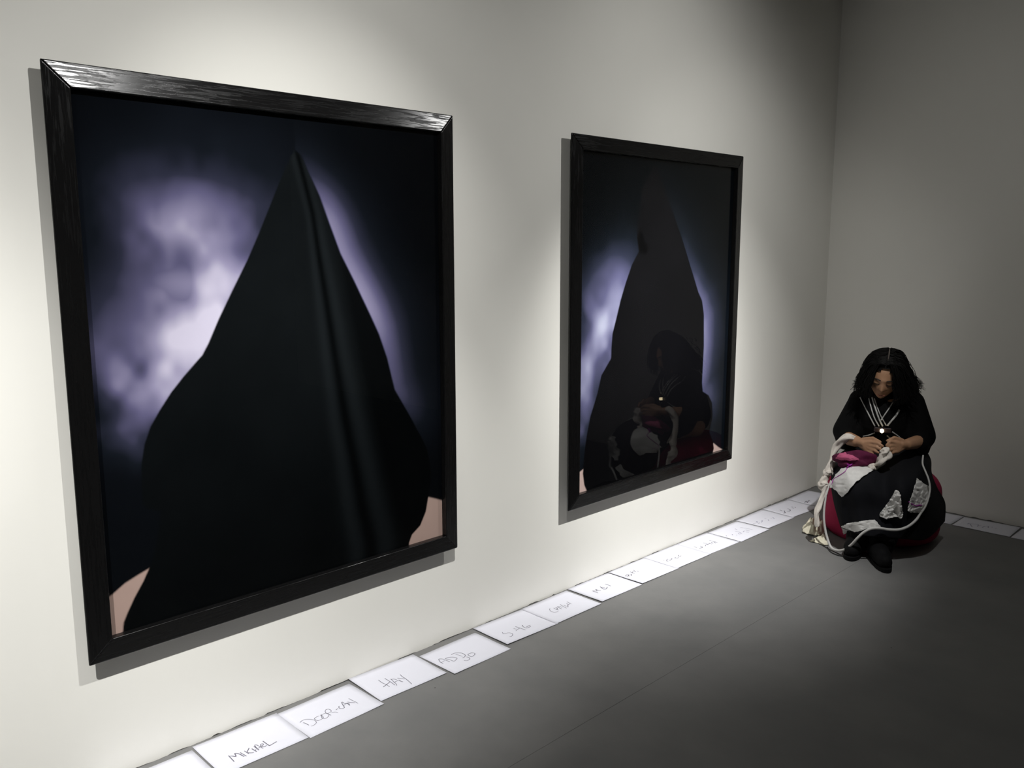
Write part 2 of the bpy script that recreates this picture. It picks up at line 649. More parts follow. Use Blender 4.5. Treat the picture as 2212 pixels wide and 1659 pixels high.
HOOD2_L = [(1413, 360), (1400, 384), (1386, 408), (1384, 445), (1377, 482), (1376, 514), (1380, 543), (1365, 572), (1352, 610), (1341, 647), (1331, 689), (1323, 721), (1320.5, 753), (1320, 774), (1299, 811), (1291, 848), (1275, 901), (1267, 944), (1262, 981), (1259, 1024), (1262, 1048), (1268, 1062), (1270, 1090)]
HOOD2_R = [(1415, 360), (1423, 368), (1437, 413), (1450, 450), (1466, 493), (1479, 535), (1495, 588), (1508, 631), (1516, 649), (1520, 679), (1520, 748), (1516, 827), (1517.5, 846), (1530, 854), (1537.6, 870), (1539, 901), (1532, 933), (1540, 955), (1542, 968), (1539, 981), (1537, 1030)]


def paint2(A, B, nx, ny):
    rng = np.random.default_rng(23)
    L, Rr = onp(HOOD2_L), onp(HOOD2_R)
    hood = L + Rr[::-1]
    c = lambda u, v: onp([(u, v)])[0]
    n1, n2 = fbm(nx, ny, 5, rng, 4), fbm(nx, ny, 8, rng, 3)
    A2 = A + (n1 - 0.5) * 0.2
    B2 = B + (n2 - 0.5) * 0.2
    n2c = np.clip((n2 - 0.5) * 2.2 + 0.5, 0, 1)
    g = 0.58 * gauss(A2, B2, c(1318, 665), 0.22, 0.20) + 0.50 * gauss(A2, B2, c(1290, 770), 0.26, 0.22) + 0.34 * gauss(A2, B2, c(1275, 870), 0.24, 0.20) + 0.20 * gauss(A2, B2, c(1340, 570), 0.22, 0.12)
    g *= 0.60 + 0.65 * n2c
    dr = dist_poly(Rr, A, B, False)
    side = gauss(A, B, c(1530, 720), 1.2, 0.42)
    rt = np.interp(B.ravel(), [q[1] for q in Rr[::-1]], [q[0] for q in Rr[::-1]]).reshape(B.shape)
    right = np.clip((A - rt) / 0.01 + 0.5, 0, 1)
    rim = right * side * (0.34 * np.exp(-(dr / 0.08) ** 2) + 0.30 * np.exp(-(dr / 0.22) ** 2)) * (0.7 + 0.5 * n1)
    mid = c(1440, 600)[0]
    g = g * np.clip((mid - A) / 0.2 + 0.5, 0, 1) + rim
    col = ramp(g, [(a, (int(q[0] * 0.97), int(q[1] * 1.01), q[2])) for a, q in CLOUD])
    skin = np.broadcast_to(lin((196, 172, 164)), col.shape)
    sl = onp([(1240, 1024), (1253, 1019), (1264, 1010), (1280, 1080), (1240, 1090)])
    sr = onp([(1541, 957), (1552, 966), (1562, 972), (1570, 1000), (1530, 1010)])
    for poly in (sl, sr):
        d = dist_poly(poly, A, B)
        s = np.where(inside(poly, A, B), d, -d)
        k = np.clip(s / 0.006 + 0.5, 0, 1)[..., None]
        col = col * (1 - k) + skin * k
    hx = 0.0045 * (0.75 + 0.5 * n1)
    # a soft crease under the tip
    tip = onp([(1376, 514), (1384, 490), (1392, 520), (1402, 535), (1396, 548), (1380, 543)])
    d = dist_poly(tip, A, B)
    s = np.where(inside(tip, A, B), d, -d)
    hx = hx * (1 - 0.6 * np.clip(s / 0.02 + 0.5, 0, 1))
    lowdark = np.clip((0.95 - B) / 0.4, 0, 1)
    hx = hx * (1 - 0.5 * lowdark)
    hc = hx[..., None] * np.array([0.95, 0.95, 1.15])
    d = dist_poly(hood, A, B)
    s = np.where(inside(hood, A, B), d, -d)
    k = np.clip(s / 0.006 + 0.5, 0, 1)[..., None]
    return col * (1 - k) + hc * k


def framed_picture(y0, y1, z0, z1, paint, label):
    e = empty('framed_picture', (0, (y0 + y1) / 2, z0))
    w, h = y1 - y0, z1 - z0
    # basis: local X along rail, Y inwards, Z out of the wall (+x)
    out = Vector((1, 0, 0))

    def basis(xd, yd):
        m = Matrix((xd, yd, out)).transposed().to_4x4()
        return m
    Yp, Zp = Vector((0, 1, 0)), Vector((0, 0, 1))
    frame_rail(w, e, (0, -w / 2, 0), basis(Yp, Zp))
    frame_rail(h, e, (0, w / 2, 0), basis(Zp, -Yp))
    frame_rail(w, e, (0, w / 2, h), basis(-Yp, -Zp))
    frame_rail(h, e, (0, -w / 2, h), basis(-Zp, Yp))
    b = 0.0662
    print_panel(e, y0 + b, y1 - b, z0 + b, z1 - b, paint)
    box('backing_board', 0.004, 0.0292, -w / 2 + b, w / 2 - b, b, h - b, M['back'], e)
    box('glass_pane', 0.0312, 0.0332, -w / 2 + b, w / 2 - b, b, h - b, M['glass'], e)
    return tag(e, label, 'picture', 'framed hood photographs')


framed_picture(0.7685, 2.1729, 0.3942, 2.0584, paint1, 'large black framed photo of a pointed hood with a long centre fold, lavender cloud behind')
framed_picture(2.8404, 4.2335, 0.3970, 2.0560, paint2, 'black framed photo of a taller hood with a creased tip, hung nearer the room corner')

# ------------------------------------------------------------------ sheets of paper along the foot of the walls


def strokes(x0, y0, s, lines):
    return [[(x0 + a * s, y0 + b * s) for a, b in ln] for ln in lines]


K = 140 / 2212
INK = {
    'mikhael': strokes(480, 1590, K, [[(410, 870), (310, 765), (215, 665)], [(270, 690), (330, 680), (470, 695), (420, 590)], [(430, 590), (560, 600), (750, 695)], [(610, 560), (830, 680)], [(755, 505), (910, 600)], [(920, 405), (870, 500), (830, 560)], [(830, 560), (960, 570), (1080, 560)], [(1010, 430), (1180, 530)], [(1080, 350), (1260, 480)], [(1110, 490), (1160, 455)], [(1200, 430), (1110, 320), (1160, 300), (1250, 340), (1400, 420)], [(1220, 420), (1320, 360)], [(1310, 365), (1400, 300), (1390, 265), (1330, 275), (1310, 310), (1350, 350), (1440, 365), (1510, 320)], [(1385, 170), (1590, 315), (1650, 310), (1860, 190)]]),
    'door': strokes(640, 1500, K, [[(230, 965), (310, 985), (430, 1050)], [(130, 965), (180, 910), (280, 865), (430, 850), (570, 865), (660, 910), (685, 960), (650, 1010), (580, 1060), (510, 1080)], [(770, 735), (680, 780), (620, 830), (660, 870), (740, 895), (840, 860), (920, 800), (900, 750), (850, 710), (810, 720)], [(850, 710), (870, 790), (930, 825), (1000, 825), (1080, 770), (1120, 700), (1080, 660), (1000, 650), (900, 680), (850, 710)], [(1020, 520), (985, 580), (1030, 650), (1110, 680), (1190, 720)], [(1010, 515), (1120, 510), (1190, 560), (1170, 610), (1080, 650)], [(1200, 620), (1330, 610), (1420, 625)], [(1350, 535), (1425, 490)], [(1470, 400), (1450, 440), (1480, 480), (1560, 495), (1650, 460)], [(1650, 460), (1600, 380), (1550, 285), (1580, 270), (1640, 310), (1760, 330), (1830, 390)], [(1620, 390), (1720, 300)], [(1720, 300), (1830, 345)], [(1750, 265), (1850, 285), (2000, 295)], [(1785, 145), (1920, 215), (2110, 315)]]),
    'hay': strokes(810, 1440, 100 / 2212, [[(165, 665), (350, 790), (560, 880), (700, 975)], [(465, 580), (600, 660), (800, 780), (955, 895)], [(395, 985), (540, 880), (720, 735)], [(1045, 910), (1000, 820), (930, 770), (780, 625), (730, 620)], [(780, 620), (900, 610), (1040, 630)], [(920, 770), (1060, 690), (1160, 660), (1230, 710), (1340, 735)], [(1070, 565), (1250, 590), (1410, 610)], [(1205, 395), (1300, 490), (1430, 570), (1600, 700), (1765, 840)]]),
    'addo': strokes(930, 1395, 110 / 2212, [[(555, 785), (440, 730), (380, 660), (360, 600), (430, 580), (560, 600), (840, 705)], [(480, 740), (610, 655)], [(630, 575), (850, 620), (1000, 680), (1060, 660), (1150, 560), (1080, 515)], [(640, 565), (780, 515), (950, 500), (1080, 515)], [(900, 400), (1000, 340), (1180, 310), (1370, 330), (1480, 390), (1510, 440), (1470, 500), (1380, 550)], [(1090, 395), (1230, 415), (1390, 475)], [(1560, 495), (1660, 520), (1705, 580), (1640, 640), (1550, 660), (1450, 645)], [(1880, 325), (1800, 315), (1700, 345), (1625, 390), (1680, 440), (1790, 490), (1930, 380), (1900, 330)]]),
    'ste': strokes(1070, 1335, 100 / 2212, [[(335, 705), (370, 770), (420, 780), (560, 740), (700, 735), (800, 770), (830, 830), (790, 890), (740, 915), (680, 910)], [(960, 425), (1100, 475), (1250, 520), (1440, 590)], [(985, 640), (1040, 580), (1160, 510)], [(870, 520), (1000, 560)], [(1320, 350), (1290, 385), (1360, 445), (1490, 495), (1700, 410)], [(1480, 445), (1670, 345)]]),
    'crayon': strokes(1170, 1290, 80 / 2212, [[(500, 680), (485, 760), (560, 850), (700, 890), (840, 890), (1000, 860)], [(720, 650), (850, 720), (1020, 770)], [(830, 620), (920, 650), (940, 730), (860, 700)], [(930, 580), (1060, 640), (1200, 710)], [(930, 575), (1080, 560), (1230, 620)], [(1110, 430), (1230, 520), (1490, 660)], [(1310, 470), (1480, 550)], [(1480, 380), (1620, 430), (1660, 390)], [(1570, 600), (1570, 440)], [(1510, 270), (1640, 330), (1770, 405)]]),
    'mila': strokes(1260, 1220, K, [[(310, 905), (500, 980)], [(330, 905), (470, 910), (420, 850), (520, 890), (600, 895)], [(575, 755), (680, 840), (780, 840), (820, 770)], [(620, 780), (740, 800)], [(745, 665), (850, 700), (945, 740)]]),
    'obra': strokes(1260, 1220, K, [[(1465, 405), (1455, 370), (1500, 340), (1540, 370), (1500, 410)], [(1540, 340), (1560, 400)], [(1580, 330), (1640, 330), (1630, 390)], [(1600, 240), (1680, 290), (1760, 310)], [(1700, 230), (1680, 280)], [(1720, 185), (1770, 240), (1810, 250)], [(1830, 210), (1890, 240)]]),
    'serene': strokes(1420, 1160, K, [[(210, 795), (232, 808)], [(340, 750), (320, 820), (390, 840)], [(370, 770), (440, 800)], [(450, 730), (500, 745), (420, 800)], [(560, 710), (640, 720)], [(600, 690), (680, 730), (720, 690)], [(740, 610), (720, 650), (770, 670), (810, 640)]]),
    'leonard': strokes(1420, 1160, K, [[(1250, 330), (1350, 360)], [(1430, 390), (1540, 350), (1460, 310)], [(1560, 200), (1700, 230)], [(1640, 310), (1660, 270), (1730, 240)], [(1700, 260), (1800, 220)], [(1760, 210), (1860, 245)], [(1840, 180), (1900, 220)], [(1770, 110), (1910, 150), (2050, 190)], [(1930, 170), (1990, 210)]]),
    'isabel': strokes(1560, 1110, 120 / 2212, [[(160, 860), (175, 890)], [(400, 815), (420, 850)], [(560, 840), (590, 850)], [(510, 595), (590, 630)], [(520, 690), (640, 720), (790, 780)], [(640, 770), (680, 810), (760, 790)], [(830, 730), (880, 680)], [(930, 640), (1000, 670), (1090, 690)], [(950, 730), (1060, 745)], [(720, 540), (950, 580), (1220, 640)]]),
    'marian': strokes(1560, 1110, 120 / 2212, [[(1230, 390), (1330, 405)], [(1340, 340), (1390, 310), (1390, 360)], [(1450, 400), (1480, 360)], [(1560, 260), (1600, 290), (1560, 350)], [(1680, 200), (1760, 190)], [(1830, 240), (1860, 290)], [(1930, 190), (1980, 190)], [(2010, 150), (2080, 210)]]),
    'xo': strokes(1620, 1080, 120 / 2212, [[(1190, 410), (1290, 440)], [(1360, 430), (1380, 470), (1420, 520)], [(1340, 540), (1400, 500)], [(1500, 350), (1600, 400), (1580, 450), (1480, 460)], [(1640, 290), (1720, 290)], [(1690, 330), (1750, 345)], [(1790, 290), (1810, 320)]]),
    'shade': strokes(1560, 1040, 220 / 2212, [[(1790, 460), (1830, 420), (1850, 460), (1880, 410), (1910, 430)]]),
    'back': strokes(2060, 1100, 152 / 2212, [[(430, 470), (490, 435)], [(510, 450), (580, 560)], [(530, 460), (760, 480), (750, 550)], [(790, 520), (870, 520)], [(890, 580), (970, 545), (1050, 540)], [(1090, 540), (1090, 590)], [(1190, 575), (1230, 570)], [(1290, 600), (1350, 610)]]),
}
PW, PL = 0.210, 0.297


def paper_sheet(cx, cy, ang, z, word, label, width=0.0020, ink='ink', lift=(0, 0, 0, 0)):
    e = empty('paper_sheet', (cx, cy, 0), (0, 0, ang))
    nx, ny = 8, 12
    V, F = [], []
    ph = random.uniform(0, 6)

    def zz(a, b):
        u, v = a / PW + 0.5, b / PL + 0.5
        l = lift[0] * (1 - u) * (1 - v) + lift[1] * (1 - u) * v + lift[2] * u * v + lift[3] * u * (1 - v)
        return z + l ** 1.0 + 0.0004 * (1 + math.sin(9 * u + ph) * math.cos(7 * v + ph))
    for top in (1, 0):
        for i in range(nx + 1):
            for j in range(ny + 1):
                a, b = (i / nx - 0.5) * PW, (j / ny - 0.5) * PL
                V.append((a, b, zz(a, b) + (0.0003 if top else 0)))
    n = (nx + 1) * (ny + 1)
    for i in range(nx):
        for j in range(ny):
            q = (i * (ny + 1) + j, (i + 1) * (ny + 1) + j, (i + 1) * (ny + 1) + j + 1, i * (ny + 1) + j + 1)
            F.append(q)
            F.append(tuple(k + n for k in q[::-1]))
    rim = [i * (ny + 1) for i in range(nx + 1)] + [nx * (ny + 1) + j for j in range(1, ny + 1)] + [i * (ny + 1) + ny for i in range(nx - 1, -1, -1)] + [j for j in range(ny - 1, 0, -1)]
    for a, b in zip(rim, rim[1:] + rim[:1]):
        F.append((b, a, a + n, b + n))
    mesh('sheet', V, F, M['paper'], e, True)
    if word:
        inv = Matrix.Rotation(-ang, 4, 'Z') @ Matrix.Translation((-cx, -cy, 0))
        groups = []
        for ln in INK[word]:
            P = [inv @ on_plane(u, v, 2, z + 0.001) for u, v in ln]
            P = [Vector(q) for q in catmull([(q.x, q.y, 0) for q in P], max(2, len(P) * 4))]
            near = [g for g in groups if any((p - q).length < 0.022 for l2 in g for p in l2 for q in P)]
            for g in near:
                groups.remove(g)
            groups.append(sum(near, []) + [P])
        for g in groups:
            V, F = [], []
            for P in g:
                w = 1.12 * width * random.uniform(0.85, 1.2)
                o = len(V)
                for i, q in enumerate(P):
                    t = (P[min(i + 1, len(P) - 1)] - P[max(i - 1, 0)])
                    t = t.normalized() if t.length > 1e-9 else Vector((1, 0, 0))
                    sd = Vector((-t.y, t.x, 0)) * (w / 2)
                    for q2 in (q + sd, q - sd):
                        V.append((q2.x, q2.y, zz(q2.x, q2.y) + 0.0007))
                for i in range(len(P) - 1):
                    F.append((o + 2 * i, o + 2 * i + 1, o + 2 * i + 3, o + 2 * i + 2))
            mesh('handwriting', V, F, M[ink], e)
    return tag(e, label, 'paper', 'handwritten sheets along the foot of the wall')


Z1, Z2, Z3 = 0.0004, 0.0016, 0.0030
paper_sheet(0.130, 0.908, -0.01, Z1, None, 'blank looking white sheet at the left end of the row, before the MIKHAEL sheet')
paper_sheet(0.1205, 1.2115, -0.02, Z2, 'mikhael', 'white sheet on the floor handwritten MIKHAEL', 0.0024)
paper_sheet(0.1284, 1.5090, 0.006, Z1, 'door', 'white sheet on the floor handwritten DOOR-CAN', 0.0021, lift=(0, 0, 0.002, 0))
paper_sheet(0.1085, 1.8143, -0.030, Z2, 'hay', 'white sheet on the floor handwritten HAY', 0.0022, lift=(0.004, 0, 0.001, 0))
paper_sheet(0.1408, 2.1223, 0.002, Z1, 'addo', 'white sheet handwritten ADDO, lying furthest out from the wall', 0.0019, lift=(0, 0, 0, 0.003))
paper_sheet(0.1130, 2.4336, -0.026, Z2, 'ste', 'white sheet on the floor with pale capitals S, H and E', 0.0022, 'ink', lift=(0.002, 0, 0, 0.004))
paper_sheet(0.1156, 2.7183, -0.0065, Z3, 'crayon', 'white sheet on the floor handwritten CRAYON', 0.0024, 'ink')
paper_sheet(0.1075, 3.0340, -0.005, Z1, 'mila', 'white sheet with a short word starting with M, right after the CRAYON sheet', 0.0029, 'ink', lift=(0.002, 0, 0, 0.004))
paper_sheet(0.1090, 3.3350, -0.015, Z2, 'obra', 'white sheet with small writing by its near end, brightest under the spotlight', 0.0030, 'ink', lift=(0, 0, 0, 0.003))
paper_sheet(0.1110, 3.6200, -0.020, Z3, 'serene', 'white sheet with a small faint word, below the middle of the corner picture', 0.0030, 'ink')
paper_sheet(0.1130, 3.9000, -0.040, Z1, 'leonard', 'white sheet with a smudged word, below the right edge of the corner picture', 0.0032, 'ink')
paper_sheet(0.1276, 4.1990, -0.018, Z2, 'isabel', 'white sheet with faint blue scribble, first one past the corner picture', 0.0036, 'ink_faint', lift=(0, 0, 0.002, 0))
paper_sheet(0.1200, 4.5056, -0.014, Z1, 'marian', 'white sheet with blue grey writing, second one past the corner picture', 0.0038, 'ink_faint', lift=(0, 0.004, 0, 0.003))
paper_sheet(0.1250, 4.8050, -0.060, Z2, 'xo', 'dim sheet with an X and round letters, near the seated person', 0.0042, 'ink', lift=(0.002, 0.004, 0, 0))
paper_sheet(0.1190, 5.1100, 0.006, Z1, 'shade', 'half shaded sheet in the room corner, behind the hanging rag', 0.0040, 'ink')
HP = math.pi / 2
paper_sheet(0.7800, 5.2730, HP - 0.02, Z1, None, 'dim sheet at the foot of the back wall, partly behind the red pouf', lift=(0.0, 0.0, 0, 0))
paper_sheet(1.0850, 5.2620, HP + 0.01, Z2, 'back', 'dim sheet with blurred writing at the foot of the back wall', 0.0050, 'ink_faint', lift=(0, 0.0, 0, 0.004))
paper_sheet(1.3900, 5.2600, HP, Z1, None, 'dim sheet at the foot of the back wall, cut by the right photo edge')

# ------------------------------------------------------------------ the seated person, in a local frame
# local x = to the right as seen from the camera, y = the way the person faces, z = up
PB = Vector((0.70, 4.75, 0.0))
PN = Vector((0.3613, -0.9324, 0)).normalized()
PS = Vector((-PN.y, PN.x, 0))
LOC = Matrix(((PS.x, PN.x, 0, PB.x), (PS.y, PN.y, 0, PB.y), (0, 0, 1, 0), (0, 0, 0, 1)))
LINV = LOC.inverted()
RZ = math.atan2(PS.y, PS.x)


def local_root(name):
    """Empty on the floor under the person, carrying the local frame"""
    # LOC has x = PS and y = PN with z up; PS x PN = +-z decides the handedness
    return empty(name, PB, (0, 0, RZ))


FLIP = 1.0 if PS.cross(PN).z > 0 else -1.0


def P3(x, y, z):
    """(right, forward, up) -> coordinates under an empty made by local_root"""
    return Vector((x, y * FLIP, z))


def P3s(pts):
    return [P3(*q) for q in pts]


def fixv(V):
    return [P3(*v) for v in V]


def fixf(F):
    return [f[::-1] for f in F] if FLIP < 0 else F


def lpick(u, v, ly):
    """photo point -> (right, forward, up) on the plane a given distance in front of the person"""
    o = LINV @ CAM
    d = LINV.to_3x3() @ ray(u, v)
    t = (ly - o.y) / d.y
    q = o + d * t
    return (q.x, q.y, q.z)


def lhit(bvh, u, v, off=0.0, default=0.4):
    o = LINV @ CAM
    d = (LINV.to_3x3() @ ray(u, v)).normalized()
    h = bvh.ray_cast(o, d)
    if h[0] is None:
        return lpick(u, v, default)
    q = h[0] - d * off
    return (q.x, q.y, q.z)


def lmesh(name, VF, mat, parent, smooth=True):
    V, F = VF
    return mesh(name, fixv(V), fixf(F), mat, parent, smooth)


def remeshed(name, VF, mat, parent, voxel, smooth_it, fac=0.5):
    """fuse overlapping closed pieces into one skin"""
    V, F = VF
    tmp = mesh('tmp_' + name, V, F)
    r = tmp.modifiers.new('r', 'REMESH')
    r.mode = 'VOXEL'
    r.voxel_size = voxel
    s = tmp.modifiers.new('s', 'SMOOTH')
    s.factor = fac
    s.iterations = smooth_it
    dg = bpy.context.evaluated_depsgraph_get()
    dg.update()
    ev = tmp.evaluated_get(dg)
    me = bpy.data.meshes.new_from_object(ev)
    VV = [v.co.copy() for v in me.vertices]
    FF = [tuple(p.vertices) for p in me.polygons]
    bpy.data.objects.remove(tmp)
    bpy.data.meshes.remove(me)
    bvh = BVHTree.FromPolygons(VV, FF)
    return lmesh(name, (VV, FF), mat, parent), bvh, VV, FF


person = tag(local_root('person'), 'person with long black hair in black clothes, bent over sewing on a red pouf', 'person')

# --- head, shaped from a sphere
HEAD_C = Vector((-0.038, 0.132, 0.889))
NOD, TILT = math.radians(15), math.radians(7)
HM = Matrix.Translation(HEAD_C) @ Matrix.Rotation(TILT, 4, 'Y') @ Matrix.Rotation(-NOD, 4, 'X')


def head_data():
    V, F = [], []
    nu, nv = 48, 36
    for j in range(nv + 1):
        th = math.pi * j / nv
        for i in range(nu):
            ph = 2 * math.pi * i / nu
            x, y, z = math.sin(th) * math.sin(ph), math.sin(th) * math.cos(ph), math.cos(th)
            sx, sy, sz = 0.074, 0.092, 0.112
            if z < 0:
                sx *= 1 - 0.34 * (-z) ** 1.5
                sy *= 1 - 0.12 * (-z)
            X, Y, Z = x * sx, y * sy, z * sz
            if y > 0:
                f = y
                # brow, eye sockets, nose, mouth, chin
                Y += f * 0.006 * math.exp(-((Z - 0.018) / 0.010) ** 2) * math.exp(-(X / 0.045) ** 2)
                for sg in (-1, 1):
                    Y -= f * 0.012 * math.exp(-((Z - 0.000) / 0.012) ** 2 - ((X - sg * 0.032) / 0.017) ** 2)
                    Y += f * 0.005 * math.exp(-((Z + 0.002) / 0.008) ** 2 - ((X - sg * 0.032) / 0.012) ** 2)
                    Y += f * 0.005 * math.exp(-((Z + 0.030) / 0.018) ** 2 - ((X - sg * 0.040) / 0.018) ** 2)
                nz = max(0.0, min(1.0, (0.012 - Z) / 0.050)) if Z > -0.040 else math.exp(-((Z + 0.040) / 0.006) ** 2)
                Y += 0.024 * nz * math.exp(-(X / (0.0075 + 0.006 * nz)) ** 2)
                Y += 0.008 * math.exp(-((Z + 0.062) / 0.006) ** 2 - (X / 0.020) ** 2)
                Y -= 0.005 * math.exp(-((Z + 0.0685) / 0.003) ** 2 - (X / 0.022) ** 2)
                Y += 0.008 * math.exp(-((Z + 0.075) / 0.006) ** 2 - (X / 0.017) ** 2)
                Y += 0.010 * math.exp(-((Z + 0.100) / 0.012) ** 2 - (X / 0.020) ** 2)
            V.append(HM @ Vector((X, Y, Z)))
    for j in range(nv):
        for i in range(nu):
            a, b = j * nu + i, j * nu + (i + 1) % nu
            F.append((a, b, b + nu, a + nu))
    return V, F


def hand_parts(wrist, palm, knuckles, tips, mids, thumb, rw):
    """palm of overlapping capsules, four fingers with a bend each, thumb from the side of the palm"""
    out = [capsule_data(wrist, palm, rw, 0.021)]
    for k in knuckles:
        out.append(capsule_data(palm, k, 0.017, 0.0105))
        out.append(capsule_data(wrist, k, 0.017, 0.0105))
    for k, m, t in zip(knuckles, mids, tips):
        out.append(capsule_data(k, m, 0.0095, 0.0085))
        out.append(capsule_data(m, t, 0.0085, 0.0068))
    out.append(capsule_data(thumb[0], thumb[1], 0.0125, 0.0100))
    out.append(capsule_data(thumb[1], thumb[2], 0.0095, 0.0075))
    return out


body = [head_data()]
body.append(capsule_data((-0.030, 0.045, 0.750), (-0.036, 0.098, 0.840), 0.048, 0.048))
body.append(capsule_data((-0.020, 0.020, 0.520), (-0.025, 0.050, 0.720), 0.115, 0.100))
body.append(capsule_data((-0.110, 0.030, 0.730), (0.060, 0.030, 0.735), 0.045, 0.045))
# left-hand arm in the photo
EL, WL = (-0.225, 0.095, 0.545), (-0.150, 0.230, 0.552)
body.append(capsule_data((-0.120, 0.040, 0.740), EL, 0.048, 0.040))
body.append(capsule_data(EL, WL, 0.041, 0.030))
ER, WR = (0.175, 0.095, 0.560), (0.095, 0.235, 0.560)
body.append(capsule_data((0.085, 0.040, 0.750), ER, 0.048, 0.040))
body.append(capsule_data(ER, WR, 0.040, 0.029))
body += hand_parts(WL, (-0.115, 0.268, 0.553),
                   [(-0.076, 0.300, 0.569), (-0.078, 0.303, 0.551), (-0.084, 0.302, 0.534), (-0.093, 0.298, 0.519)],
                   [(-0.022, 0.336, 0.562), (-0.029, 0.338, 0.543), (-0.040, 0.336, 0.525), (-0.056, 0.330, 0.509)],
                   [(-0.046, 0.330, 0.574), (-0.050, 0.334, 0.553), (-0.058, 0.333, 0.533), (-0.072, 0.326, 0.516)],
                   [(-0.118, 0.258, 0.572), (-0.072, 0.285, 0.588), (-0.034, 0.318, 0.578)], 0.026)
body += hand_parts(WR, (0.066, 0.268, 0.563),
                   [(0.030, 0.302, 0.578), (0.032, 0.304, 0.561), (0.038, 0.302, 0.545), (0.047, 0.298, 0.530)],
                   [(-0.004, 0.338, 0.568), (0.000, 0.338, 0.551), (0.008, 0.335, 0.537), (0.020, 0.328, 0.522)],
                   [(0.010, 0.330, 0.586), (0.012, 0.334, 0.566), (0.018, 0.333, 0.548), (0.030, 0.326, 0.532)],
                   [(0.070, 0.258, 0.582), (0.030, 0.286, 0.600), (-0.002, 0.318, 0.588)], 0.025)
# hips, thighs, shins under the skirt
for sg in (-1, 1):
    hip, knee, ank = (0.08 * sg - 0.02, 0.00, 0.44), (0.105 * sg - 0.01, 0.345, 0.365), (-0.04 + 0.055 * sg, 0.435, 0.08)
    body.append(capsule_data((-0.02, 0.0, 0.47), hip, 0.10, 0.09))
    body.append(capsule_data(hip, knee, 0.075, 0.056))
    body.append(capsule_data(knee, ank, 0.044, 0.028))
skin_o, body_bvh, BV, BF = remeshed('body', join(body), M['skin'], person, 0.0042, 3)

# --- eyes, brows and mouth
for sg in (-1, 1):
    eb = [HM @ Vector((sg * (0.014 + 0.036 * t), 0.0915 - 0.018 * t * t + 0.004, 0.020 + 0.004 * math.sin(math.pi * t))) for t in np.linspace(0, 1, 8)]
    lmesh('eyebrow', tube_data(eb, [0.0018 + 0.0016 * math.sin(math.pi * t) for t in np.linspace(0.1, 0.95, 8)], 6), M['brow'], skin_o)
    el = [HM @ Vector((sg * (0.018 + 0.028 * t), 0.0860 - 0.013 * t * t + 0.002, -0.003 - 0.004 * math.sin(math.pi * t))) for t in np.linspace(0, 1, 8)]
    lmesh('eyelash', tube_data(el, [0.0014] * 8, 5), M['brow'], skin_o)
lp = [HM @ Vector((t * 0.021, 0.0850 - 0.012 * t * t, -0.0685 + 0.001 * t * t)) for t in np.linspace(-1, 1, 9)]
lmesh('lips', tube_data(lp, [0.0006 + 0.0026 * (1 - t * t) for t in np.linspace(-0.95, 0.95, 9)], 8), M['lip'], skin_o)

# --- black leggings over the shins
leg = []
for sg in (-1, 1):
    leg.append(capsule_data((0.105 * sg - 0.01, 0.335, 0.345), (-0.04 + 0.055 * sg, 0.442, 0.070), 0.062, 0.051))
for k, g in enumerate(leg):
    lmesh('legging', g, M['black_cloth'], person)

# --- black batwing top
top = [capsule_data((-0.020, -0.010, 0.500), (-0.025, 0.030, 0.660), 0.165, 0.150),
       capsule_data((-0.025, 0.030, 0.640), (-0.028, 0.050, 0.752), 0.150, 0.086),
       capsule_data((-0.030, 0.050, 0.740), (-0.034, 0.066, 0.775), 0.084, 0.072),
       capsule_data((-0.150, 0.035, 0.745), (0.100, 0.035, 0.755), 0.062, 0.062),
       capsule_data((-0.150, 0.035, 0.740), (-0.212, 0.075, 0.575), 0.062, 0.072),
       capsule_data((-0.212, 0.075, 0.570), (-0.205, 0.120, 0.535), 0.072, 0.058),
       capsule_data((0.110, 0.035, 0.750), (0.163, 0.075, 0.580), 0.062, 0.072),
       capsule_data((0.163, 0.075, 0.575), (0.150, 0.130, 0.545), 0.072, 0.054),
       capsule_data((-0.110, 0.02, 0.70), (-0.150, 0.05, 0.58), 0.07, 0.085),
       capsule_data((0.06, 0.02, 0.70), (0.105, 0.05, 0.58), 0.07, 0.085),
       capsule_data((0.163, 0.075, 0.560), (0.160, 0.085, 0.515), 0.060, 0.050),
       capsule_data((-0.215, 0.075, 0.550), (-0.215, 0.085, 0.520), 0.060, 0.050)]
top_o, top_bvh, TV, TF = remeshed('black_top', join(top), M['black_cloth'], person, 0.006, 8)

